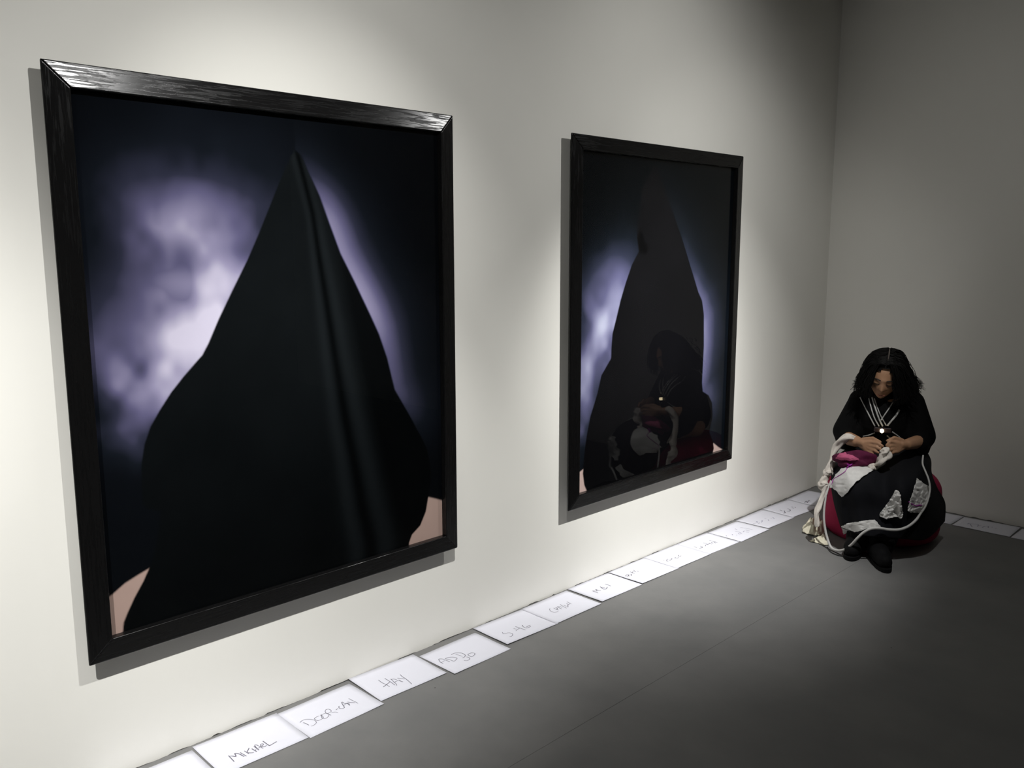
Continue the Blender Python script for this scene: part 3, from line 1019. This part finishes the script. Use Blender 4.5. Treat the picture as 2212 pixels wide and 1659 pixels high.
# --- long black skirt, a sheet draped over the knees and round the right of the pouf
SK = [
    [(-0.19, 0.02, 0.475), (-0.13, 0.11, 0.500), (-0.06, 0.14, 0.505), (0.0, 0.15, 0.505), (0.06, 0.14, 0.505), (0.13, 0.10, 0.505), (0.185, -0.02, 0.490)],
    [(-0.255, 0.11, 0.425), (-0.20, 0.22, 0.455), (-0.10, 0.26, 0.465), (0.0, 0.25, 0.450), (0.09, 0.26, 0.465), (0.17, 0.22, 0.465), (0.215, 0.04, 0.445)],
    [(-0.262, 0.25, 0.385), (-0.20, 0.37, 0.415), (-0.11, 0.41, 0.425), (-0.01, 0.39, 0.405), (0.08, 0.41, 0.425), (0.165, 0.34, 0.415), (0.222, 0.09, 0.385)],
    [(-0.258, 0.33, 0.325), (-0.19, 0.44, 0.340), (-0.10, 0.475, 0.355), (-0.005, 0.45, 0.340), (0.09, 0.47, 0.355), (0.188, 0.38, 0.335), (0.252, 0.15, 0.322)],
    [(-0.235, 0.37, 0.235), (-0.17, 0.455, 0.240), (-0.09, 0.485, 0.250), (0.0, 0.455, 0.245), (0.10, 0.47, 0.250), (0.205, 0.37, 0.235), (0.298, 0.07, 0.225)],
    [(-0.195, 0.41, 0.125), (-0.15, 0.465, 0.130), (-0.08, 0.515, 0.128), (0.0, 0.505, 0.130), (0.10, 0.455, 0.120), (0.208, 0.35, 0.100), (0.306, 0.04, 0.115)]]


def sheet_grid(rows, nu, nv, disp=None):
    R = [catmull(r, nu) for r in rows]
    G = []
    for i in range(nu):
        G.append(catmull([R[k][i] for k in range(len(R))], nv))
    V, F = [], []
    for i in range(nu):
        for j in range(nv):
            q = Vector(G[i][j])
            if disp:
                q = q + disp(i / (nu - 1), j / (nv - 1))
            V.append(q)
    for i in range(nu - 1):
        for j in range(nv - 1):
            F.append((i * nv + j, i * nv + j + 1, (i + 1) * nv + j + 1, (i + 1) * nv + j))
    return V, F


def skirt_fold(u, v):
    a = 0.010 * v * math.sin(u * 31 + 1.2 * math.sin(v * 5)) + 0.006 * math.sin(u * 13 + v * 9)
    return Vector((0, a, 0.3 * a))


SKV, SKF = sheet_grid(SK, 70, 60, skirt_fold)
skirt_bvh = BVHTree.FromPolygons(SKV, SKF)
skirt = lmesh('skirt', (SKV, SKF), M['skirt'], person)
so = skirt.modifiers.new('thickness', 'SOLIDIFY')
so.thickness = 0.004


def cloth_patch(name, poly, bvh, mat, parent, off=0.006, wrinkle=0.004, seed=1, step=0.9, freq=(0.5, 0.35)):
    """torn cloth: a fine grid cut to a ragged outline, laid on a surface and crumpled"""
    rng = random.Random(seed)
    us = [q[0] for q in poly]
    vs = [q[1] for q in poly]
    u0, v0 = min(us) - 2, min(vs) - 2
    nu, nv = int((max(us) - u0 + 4) / step), int((max(vs) - v0 + 4) / step)
    X, Y = np.meshgrid(u0 + np.arange(nu) * step, v0 + np.arange(nv) * step, indexing='ij')
    jr = np.random.default_rng(seed + 50)
    ins = inside(poly, X + 3.6 * (fbm(nu, nv, 12, jr, 2) - 0.5), Y + 3.0 * (fbm(nu, nv, 12, jr, 2) - 0.5))
    a1, a2, a3 = rng.uniform(0, 6), rng.uniform(0, 6), rng.uniform(0, 3.1)
    ca, sa = math.cos(a3), math.sin(a3)
    nz = fbm(nu, nv, 4, np.random.default_rng(seed), 3)
    nz = 1 - np.abs(2 * nz - 1) * 2.2
    idx, V, F = {}, [], []

    def vert(i, j):
        if (i, j) not in idx:
            u, v = X[i, j], Y[i, j]
            s, t = ca * u + sa * v, -sa * u + ca * v
            w = wrinkle * (0.3 + 1.2 * nz[i, j] + 0.3 * math.sin(s * freq[0] + a1 + 6 * nz[i, j]))
            idx[(i, j)] = len(V)
            V.append(lhit(bvh, u, v, off + max(w, 0)))
        return idx[(i, j)]
    for i in range(nu - 1):
        for j in range(nv - 1):
            if ins[i, j]:
                F.append((vert(i, j), vert(i, j + 1), vert(i + 1, j + 1), vert(i + 1, j)))
    o = lmesh(name, (V, F), mat, parent)
    sm = o.modifiers.new('soften', 'SMOOTH')
    sm.factor = 0.5
    sm.iterations = 3
    s = o.modifiers.new('thickness', 'SOLIDIFY')
    s.thickness = 0.0015
    return o


# patches sewn to the skirt
pt = cloth_patch('cloth_patch', [(1935, 1057), (1942, 1062), (1946, 1070), (1947, 1090), (1950, 1112), (1946, 1120), (1938, 1117), (1930, 1117), (1912, 1121), (1900, 1116), (1899, 1110), (1906, 1100), (1914, 1090), (1924, 1075)], skirt_bvh, M['rag_cool'], skirt, wrinkle=0.015, seed=3)
pt['label'] = 'crumpled white cloth patch'
pt = cloth_patch('cloth_patch', [(1980, 1031), (1990, 1040), (2004, 1050), (2010, 1058), (2009, 1070), (2003, 1082), (1998, 1092), (1996, 1100), (1985, 1108), (1972, 1107), (1962, 1104), (1960, 1098), (1964, 1082), (1970, 1065), (1977, 1045)], skirt_bvh, M['rag_cool'], skirt, wrinkle=0.010, seed=4)
pt['label'] = 'white cloth patch with purple stitching'
cord = [lhit(skirt_bvh, u, v, 0.018) for u, v in ((1963, 1084), (1968, 1088), (1974, 1091), (1980, 1093), (1986, 1091), (1991, 1092), (1995, 1090))]
lmesh('stitching', tube_data(catmull(cord, 24), [0.0028] * 24, 6), M['purple'], pt)
pt = cloth_patch('cloth_patch', [(1816, 1136), (1830, 1131), (1850, 1127), (1870, 1123), (1888, 1122), (1895, 1128), (1903, 1138), (1890, 1141), (1870, 1143), (1850, 1148), (1835, 1150), (1822, 1154)], skirt_bvh, M['rag_cool'], skirt, wrinkle=0.003, seed=6)
pt['label'] = 'grey white cloth strip at the hem'


# --- boots
def boot(ankle, toe, mat, parent):
    a, t = Vector(ankle), Vector(toe)
    d = (t - a)
    d.z = 0
    L = d.length
    d.normalize()
    parts = [capsule_data(a + Vector((0, -0.02, 0.115)), a + Vector((0, 0, 0.06)), 0.050, 0.052),
             capsule_data(a + Vector((0, 0, 0.052)), a + d * (L * 0.55) + Vector((0, 0, 0.050)), 0.050, 0.045),
             capsule_data(a + d * (L * 0.45) + Vector((0, 0, 0.045)), a + d * (L - 0.045) + Vector((0, 0, 0.040)), 0.046, 0.036),
             capsule_data(a - d * 0.02 + Vector((0, 0, 0.030)), a + d * 0.03 + Vector((0, 0, 0.030)), 0.040, 0.040)]
    V, F = join(parts)
    V = [Vector((v.x, v.y, max(v.z, 0.013))) for v in V]
    up, _, _, _ = remeshed('boot', (V, F), mat, parent, 0.006, 5)
    # sole: flat outline under the foot
    s = Vector((-d.y, d.x, 0))
    out = []
    for i in range(28):
        an = 2 * math.pi * i / 28
        l, w = math.cos(an), math.sin(an)
        wid = 0.040 + 0.010 * max(0, l)
        out.append(a + d * (L * 0.5 - 0.025 + l * (L * 0.5 + 0.030)) + s * (w * wid))
    V = [Vector((q.x, q.y, 0.001)) for q in out] + [Vector((q.x, q.y, 0.020)) for q in out]
    F = [tuple(range(27, -1, -1)), tuple(range(28, 56))] + [(i, (i + 1) % 28, 28 + (i + 1) % 28, 28 + i) for i in range(28)]
    lmesh('sole', (V, F), mat, up, False)
    return up


boot((-0.020, 0.450, 0.0), (0.035, 0.665, 0.0), M['boot'], person)
boot((-0.120, 0.400, 0.0), (-0.140, 0.560, 0.0), M['boot'], person)


# --- hair: a cap over the skull and many wavy locks from a centre parting
def hair_data():
    parts = []
    rng = random.Random(5)
    HI = HM.inverted()
    # cap
    V, F = [], []
    nu, nv = 44, 26
    keep = {}
    for j in range(nv + 1):
        th = math.pi * j / nv
        for i in range(nu):
            ph = 2 * math.pi * i / nu
            x, y, z = math.sin(th) * math.sin(ph), math.sin(th) * math.cos(ph), math.cos(th)
            V.append(HM @ Vector((x * (0.081 + 0.012 * max(0, z)), y * 0.100 - 0.006, z * (0.121 + 0.042 * max(0, z) + 0.012 * max(0, -y)))))
            face = y > 0.25 and z < 0.56 - 0.5 * abs(x) and abs(x) < 0.80
            partl = False
            keep[(i, j)] = not (face or partl)
    for j in range(nv):
        for i in range(nu):
            if keep[(i, j)] and keep[((i + 1) % nu, j)] and keep[(i, j + 1)] and keep[((i + 1) % nu, j + 1)]:
                a, b = j * nu + i, j * nu + (i + 1) % nu
                F.append((a, a + nu, b + nu, b))
    parts.append((V, F))
    n = 1500
    for k in range(n):
        sg = -1 if k % 2 else 1
        f = rng.random()                   # 0 front hairline .. 1 nape
        an = math.radians(52 - 150 * f)    # angle from straight up, forwards positive
        x0 = sg * rng.uniform(0.0025, 0.045 if f < 0.2 else 0.075) - 0.003
        zz = math.cos(an)
        yy = math.sin(an)
        sc = math.sqrt(max(0.05, 1 - (x0 / 0.08) ** 2))
        root = HM @ Vector((x0, yy * 0.100 * sc - 0.004, zz * 0.168 * sc))
        back = max(0.0, min(1.0, f * 1.3))
        if sg < 0:
            ex = rng.uniform(-0.192, -0.098) if f < 0.5 else rng.uniform(-0.18, -0.03)
            ez = rng.uniform(0.775, 0.86)
            bul = rng.uniform(-0.172, -0.105)
        else:
            ex = rng.uniform(0.020, 0.150) if f < 0.5 else rng.uniform(0.0, 0.150)
            ez = rng.uniform(0.755, 0.84)
            if rng.random() < 0.10:
                ex, ez = rng.uniform(0.12, 0.165), rng.uniform(0.825, 0.85)
            bul = rng.uniform(0.025, 0.105)
        if k % 5 < 2 and f < 0.6:            # curtain beside the face
            f = 0.0
            an = math.radians(rng.uniform(30, 50))
            x0 = sg * rng.uniform(0.002, 0.012) - 0.003
            root = HM @ Vector((x0, math.sin(an) * 0.103, math.cos(an) * 0.165))
            back = 0.0
            if sg < 0:
                ex, bul = rng.uniform(-0.150, -0.092), rng.uniform(-0.120, -0.088)
            else:
                ex, bul = rng.uniform(0.012, 0.080), rng.uniform(-0.002, 0.040)
        ey = 0.205 - 0.24 * back + rng.uniform(-0.02, 0.02)
        mz = rng.uniform(0.90, 0.955)
        my = root.y * 0.45 + ey * 0.55
        m1 = Vector((root.x * 0.45 + bul * 0.55, root.y * 0.8 + my * 0.2, root.z - 0.004 - 0.30 * max(0.0, root.z - 0.97)))
        m2 = Vector((bul * 0.60 + ex * 0.40, my, mz * 0.55 + ez * 0.45))
        P = catmull([root, m1, m2, (ex, ey, ez)], 15)
        w1, w2, fr = rng.uniform(0, 6), rng.uniform(0, 6), rng.uniform(11, 19)
        amp = rng.uniform(0.003, 0.009)
        path, rad = [], []
        hi = None
        for i, q in enumerate(P):
            t = i / 14
            q = Vector(q) + Vector((math.sin(fr * t + w1), 0.6 * math.cos(fr * t + w2), 0.3 * math.sin(fr * t + w2))) * (amp * t)
            # keep off the skull and face
            l = HI @ q
            e = (l.x / 0.084) ** 2 + ((l.y + 0.006) / 0.101) ** 2 + (l.z / (0.158 if l.z > 0 else 0.118)) ** 2
            if e < 1.02 and i > 0:
                s = 1.02 / math.sqrt(max(e, 0.2))
                l = Vector((l.x * s, l.y * s, l.z * s))
                q = HM @ l
            path.append(q)
            rad.append(rng.uniform(0.0015, 0.0024) * (1 - 0.75 * t ** 2))
        parts.append(tube_data(path, rad, 4, False))
    # loose frizz outside the outline
    for k in range(260):
        sg = -1 if k % 2 else 1
        z0 = rng.uniform(0.82, 1.02)
        w = 0.055 + 0.09 * (1.03 - z0) / 0.2
        x0 = -0.035 + sg * w * rng.uniform(0.75, 1.0)
        y0 = rng.uniform(-0.02, 0.15)
        q = Vector((x0, y0, z0))
        d = Vector((sg * rng.uniform(0.3, 1.0), rng.uniform(-0.4, 0.4), rng.uniform(-1.0, 0.2)))
        path = []
        for i in range(7):
            path.append(q.copy())
            d += Vector((rng.uniform(-0.5, 0.5), rng.uniform(-0.5, 0.5), rng.uniform(-0.5, 0.3)))
            q = q + d.normalized() * 0.006
        parts.append(tube_data(path, [0.0009] * 7, 3, False))
    return join(parts)


hair_o = lmesh('hair', hair_data(), M['hair'], person)
pl_ = [HM @ Vector((-0.003 + 0.004 * math.sin(2 * t), math.sin(t) * 0.104 - 0.004, math.cos(t) * 0.171)) for t in np.linspace(math.radians(44), math.radians(4), 14)]
pl_o = lmesh('parting', tube_data(pl_, [0.0012 + 0.0022 * math.sin(math.pi * i / 13) for i in range(14)], 6), M['parting'], hair_o)

# ------------------------------------------------------------------ red pouf
pouf = tag(local_root('pouf'), 'low red fabric pouf under the seated person in the corner', 'pouf')


def pouf_data():
    prof = [(0.0, 0.002), (0.24, 0.002), (0.275, 0.012), (0.295, 0.045), (0.303, 0.11), (0.305, 0.18), (0.302, 0.25), (0.290, 0.305), (0.260, 0.345), (0.215, 0.366), (0.12, 0.372), (0.0, 0.370)]
    P = catmull([(a, 0, b) for a, b in prof], 44)
    n = 72
    V, F = [], []
    for q in P:
        for k in range(n):
            a = 2 * math.pi * k / n
            seam = 1 - 0.018 * math.exp(-((((k * 6 / n) + 0.5) % 1 - 0.5) / 0.05) ** 2)
            lump = 1 + 0.015 * math.sin(3 * a + 1) + 0.01 * math.sin(7 * a + q[2] * 20)
            r = max(q[0], 0.0) * seam * lump
            V.append(Vector((-0.015 + r * math.cos(a), 0.0 + 0.98 * r * math.sin(a), max(q[2], 0.002))))
    for i in range(len(P) - 1):
        for k in range(n):
            a, b = i * n + k, i * n + (k + 1) % n
            F.append((a, b, b + n, a + n))
    return V, F


lmesh('shell', pouf_data(), M['red'], pouf)

# ------------------------------------------------------------------ chest lamp on silver straps
lamp = tag(local_root('chest_lamp'), 'small glowing lamp on pale crossed straps, worn on the chest', 'lamp')
LED = lhit(top_bvh, 1905, 931, 0.020)


def ribbon(pts, width, bvh, off, n=16):
    Q = [Vector(lhit(bvh, u, v, off)) for u, v in [tuple(q) for q in catmull(pts, n)]]
    V, F = [], []
    for i, q in enumerate(Q):
        t = (Q[min(i + 1, n - 1)] - Q[max(i - 1, 0)]).normalized()
        s = t.cross(Vector((0, 1, 0))).normalized() * (width / 2)
        b = Vector((0, 0.0015, 0))
        V += [q + s - b, q - s - b, q - s * 0.6 + b, q + s * 0.6 + b]
    for i in range(n - 1):
        for k in range(4):
            F.append((4 * i + k, 4 * i + (k + 1) % 4, 4 * i + 4 + (k + 1) % 4, 4 * i + 4 + k))
    F += [(3, 2, 1, 0), (4 * n - 4, 4 * n - 3, 4 * n - 2, 4 * n - 1)]
    return V, F


for pts, w in (([(1858, 858), (1869, 880), (1880, 902), (1890, 921)], 0.007), ([(1877, 860), (1883, 885), (1890, 905), (1899, 921)], 0.007),
               ([(1884, 858), (1891, 882), (1899, 905), (1907, 921)], 0.009), ([(1889, 860), (1897, 885), (1905, 903), (1915, 920)], 0.006),
               ([(1932, 864), (1922, 880), (1911, 896), (1903, 908)], 0.007), ([(1943, 885), (1936, 897), (1926, 909), (1917, 920)], 0.011),
               ([(1927, 933), (1937, 940), (1947, 948)], 0.007), ([(1916, 941), (1924, 948), (1932, 955)], 0.007),
               ([(1890, 935), (1878, 940), (1864, 943)], 0.007)):
    lmesh('strap', ribbon(pts, w, top_bvh, 0.005), M['strap'], lamp)
hx, hy, hz = LED
V, F = box_data(hx - 0.040, hx + 0.046, hy - 0.024, hy - 0.006, hz - 0.012, hz + 0.016)
hs = lmesh('housing', ([Vector(v) for v in V], F), M['lamp_body'], lamp, False)
bv = hs.modifiers.new('edge', 'BEVEL')
bv.width = 0.006
bv.segments = 3
V, F = capsule_data((hx, hy - 0.006, hz), (hx, hy + 0.003, hz), 0.0100, 0.0100)
ln_ = lmesh('lens', (V, F), M['led'], lamp)
ln_['label'] = 'bright warm white lens'

# ------------------------------------------------------------------ rags, cloths, cords
# twisted rag hanging from the wrist down to the floor
rope = tag(local_root('rag_rope'), 'long twisted white rag hanging from the wrist, knotted down to the floor', 'rag')


def twist(fr, am, ph=0.0):
    return lambda t, a: 1 + am * math.sin(3 * a + fr * t * 6.28 + ph) + 0.5 * am * math.sin(5 * a - fr * 4 * t)


rp = [lpick(*q) for q in ((1846, 947, 0.235), (1832, 944, 0.245), (1818, 952, 0.235), (1808, 965, 0.225), (1800, 982, 0.235), (1796, 1000, 0.25), (1789, 1018, 0.26), (1786, 1026, 0.265), (1778, 1040, 0.275), (1779, 1052, 0.285), (1780, 1062, 0.30), (1774, 1080, 0.32), (1768, 1098, 0.34), (1764, 1112, 0.36), (1764, 1128, 0.37), (1766, 1138, 0.375))]
rr = [0.010, 0.017, 0.021, 0.018, 0.014, 0.016, 0.019, 0.014, 0.022, 0.024, 0.012, 0.013, 0.015, 0.012, 0.013, 0.010]
n = 90
lmesh('strip', tube_data(catmull(rp, n), [float(np.interp(i / (n - 1), np.linspace(0, 1, len(rr)), rr)) for i in range(n)], 18, True, twist(5, 0.22)), M['rag'], rope)
for u, v, ly, r in ((1788, 1021, 0.265, 0.022), (1777, 1046, 0.285, 0.026)):
    c = Vector(lpick(u, v, ly))
    kp = [c + Vector((0.012 * math.cos(a), 0.012 * math.sin(a) * 0.8, 0.006 * math.sin(2 * a))) for a in np.linspace(0, 2 * math.pi * 1.25, 26)]
    lmesh('knot', tube_data(kp, [r * 0.55] * 26, 10, True, twist(3, 0.25, u)), M['rag'], rope)
kp = [lpick(*q) for q in ((1797, 985, 0.24), (1796, 1003, 0.262), (1800, 1022, 0.285), (1800, 1034, 0.30))]
lmesh('loose_end', tube_data(catmull(kp, 20), [0.010 - 0.007 * i / 19 for i in range(20)], 8, True, twist(2, 0.3)), M['rag'], rope)


# rags lying on the floor
def floor_rag(poly, label, mat, hgt, seed):
    """crumpled cloth: domed, folded and resting on the floor"""
    rng = np.random.default_rng(seed)
    pts = [LINV @ on_plane(u, v, 2, 0.0) for u, v in poly]
    poly2 = [(q.x, q.y) for q in pts]
    xs, ys = [q[0] for q in poly2], [q[1] for q in poly2]
    step = 0.004
    nu, nv = int((max(xs) - min(xs)) / step) + 3, int((max(ys) - min(ys)) / step) + 3
    X, Y = np.meshgrid(min(xs) - step + np.arange(nu) * step, min(ys) - step + np.arange(nv) * step, indexing='ij')
    nz = fbm(nu, nv, 5, rng, 3)
    ins = inside(poly2, X + (nz - 0.5) * 0.02, Y)
    d = dist_poly(poly2, X, Y)
    ht = hgt * np.clip(d / 0.035, 0, 1) ** 0.6
    Z = 0.004 + ht * (0.35 + 1.1 * np.abs(np.sin(nz * 6)))
    root = tag(local_root('floor_rag'), label, 'rag', 'rags lying on the floor')
    idx, V, F = {}, [], []

    def vert(i, j):
        if (i, j) not in idx:
            idx[(i, j)] = len(V)
            V.append(Vector((X[i, j], Y[i, j], Z[i, j])))
        return idx[(i, j)]
    for i in range(nu - 1):
        for j in range(nv - 1):
            if ins[i, j]:
                F.append((vert(i, j), vert(i + 1, j), vert(i + 1, j + 1), vert(i, j + 1)))
    o = lmesh('cloth', (V, F), mat, root)
    sm = o.modifiers.new('soften', 'SMOOTH')
    sm.factor = 0.5
    sm.iterations = 4
    s = o.modifiers.new('thickness', 'SOLIDIFY')
    s.thickness = 0.003
    s.offset = -1.0
    return root


floor_rag([(1731, 1152), (1733, 1141), (1745, 1128), (1760, 1122), (1775, 1128), (1785, 1135), (1786, 1152), (1770, 1160), (1750, 1157)], 'cream rag heaped on the floor below the hanging twisted rag', M['rag_cream'], 0.035, 3)
floor_rag([(1750, 1171), (1762, 1162), (1775, 1158), (1788, 1160), (1790, 1178), (1782, 1180), (1768, 1175)], 'small pale rag on the floor beside the pouf, nearest the boots', M['rag_cream'], 0.018, 8)

# big torn cloth on the lap, drawn up into the hands
lapc = tag(local_root('lap_cloth'), 'torn white cloth on the lap with purple cord, drawn up into the hands', 'cloth')
LAP = [(1876, 1007), (1866, 1001), (1852, 1003), (1839, 1006), (1830, 1007), (1818, 1012), (1810, 1020), (1802, 1029), (1795, 1040), (1791, 1053), (1799, 1055), (1807, 1061), (1812, 1067), (1818, 1074), (1823, 1072), (1834, 1058), (1850, 1040), (1865, 1029), (1883, 1017), (1890, 1012), (1886, 1004)]
cloth_patch('torn_sheet', LAP, skirt_bvh, M['rag_cool'], lapc, off=0.016, wrinkle=0.004, seed=9, freq=(0.12, 0.2))
up = [lhit(skirt_bvh, 1880, 1012, 0.022), lhit(skirt_bvh, 1892, 1006, 0.030), lpick(1904, 996, 0.36), lpick(1912, 984, 0.35), lpick(1913, 974, 0.345), lpick(1911, 966, 0.342)]
lmesh('gathered_end', tube_data(catmull(up, 40), [float(np.interp(i / 39, [0, 0.2, 0.45, 0.7, 0.9, 1], [0.016, 0.015, 0.021, 0.027, 0.018, 0.008])) for i in range(40)], 20, True, twist(2.5, 0.3)), M['rag'], lapc)
cordp = [lhit(skirt_bvh, u, v, 0.026) for u, v in ((1796, 1046), (1800, 1036), (1808, 1030), (1818, 1024), (1826, 1018), (1831, 1010), (1836, 1004), (1846, 1001), (1858, 1000))]
lmesh('cord', tube_data(catmull(cordp, 50), [0.0022] * 50, 6), M['purple'], lapc)
c = Vector(lhit(skirt_bvh, 1835, 1008, 0.030))
kn = [c + Vector((0.012 * math.sin(3 * t), 0.006 * math.cos(5 * t), 0.014 * math.sin(2 * t + 0.5))) for t in np.linspace(0, 6.2, 60)]
lmesh('cord_knot', tube_data(kn, [0.0026] * 60, 6), M['purple'], lapc)

# pink pouch on the lap
pouch = tag(local_root('cloth_pouch'), 'pink and plum cloth bundle on the lap under the hands', 'cloth')
pb = [lpick(1800, 990, 0.28), lpick(1822, 988, 0.31), lpick(1850, 990, 0.325), lpick(1876, 990, 0.33), lpick(1893, 990, 0.32)]
pr = [0.012, 0.030, 0.036, 0.036, 0.020]
lmesh('bundle', tube_data(catmull(pb, 40), [float(np.interp(i / 39, np.linspace(0, 1, 5), pr)) for i in range(40)], 24, True, twist(1.5, 0.16)), M['plum'], pouch)
pb2 = [lpick(1812, 1003, 0.30), lpick(1835, 1001, 0.335), lpick(1862, 1000, 0.345), lpick(1884, 1000, 0.335)]  # added lobe, its dark plum stands in for shadowed cloth under the bundle
lmesh('shade_lobe', tube_data(catmull(pb2, 30), [float(np.interp(i / 29, [0, 0.3, 0.7, 1], [0.010, 0.024, 0.026, 0.012])) for i in range(30)], 16, True, twist(2.2, 0.18)), M['plum'], pouch)
_pv, _pf = tube_data(catmull(pb, 40), [float(np.interp(i / 39, np.linspace(0, 1, 5), pr)) for i in range(40)], 24, True, twist(1.5, 0.16))
pouch_bvh = BVHTree.FromPolygons(_pv, _pf)
cloth_patch('pink_flap', [(1804, 990), (1812, 980), (1826, 976), (1829, 980), (1836, 981), (1842, 984), (1852, 989), (1858, 993), (1840, 995), (1820, 993)], pouch_bvh, M['pink'], pouch, off=0.006, wrinkle=0.003, seed=12)

# white hose looping round the front
hose = tag(local_root('hose'), 'thin white hose looping in front of the skirt and boots', 'hose')
hp = [lpick(1994, 984, 0.20), lpick(1993, 1002, 0.25), lpick(1999, 1018, 0.30), lpick(2006, 1036, 0.34), lpick(2009, 1056, 0.36), lpick(2005, 1078, 0.39), lpick(1998, 1096, 0.41), lhit(skirt_bvh, 1988, 1110, 0.014), lhit(skirt_bvh, 1978, 1124, 0.016), lhit(skirt_bvh, 1962, 1137, 0.02, 0.5)] + [lpick(*q) for q in ((1942, 1144, 0.50), (1920, 1144, 0.52), (1900, 1141, 0.54), (1882, 1142, 0.55), (1866, 1150, 0.555), (1852, 1163, 0.55), (1838, 1178, 0.53), (1822, 1188, 0.50), (1807, 1189, 0.46), (1795, 1182, 0.43), (1788, 1165, 0.41), (1783, 1145, 0.395), (1780, 1120, 0.385), (1781, 1095, 0.375), (1785, 1070, 0.365), (1790, 1052, 0.355), (1795, 1038, 0.35))]
n = 200
lmesh('tube', tube_data([Vector((q[0], q[1], max(q[2], 0.0075))) for q in catmull(hp, n)], [float(np.interp(i, [0, 45, 60, 140, 199], [0.0045, 0.0045, 0.0068, 0.0068, 0.0040])) for i in range(n)], 10), M['hose'], hose)

# thin dark cable on the floor
cab = tag(local_root('floor_cable'), 'thin dark cable curving on the floor beside the boots', 'cable')
fp = [LINV @ on_plane(u, v, 2, 0.003) for u, v in ((1787, 1182), (1793, 1191), (1803, 1197), (1816, 1201), (1830, 1203), (1842, 1203))]
lmesh('wire', tube_data(catmull([(q.x, q.y, 0.0035) for q in fp], 40), [0.003] * 40, 8), M['cable'], cab)
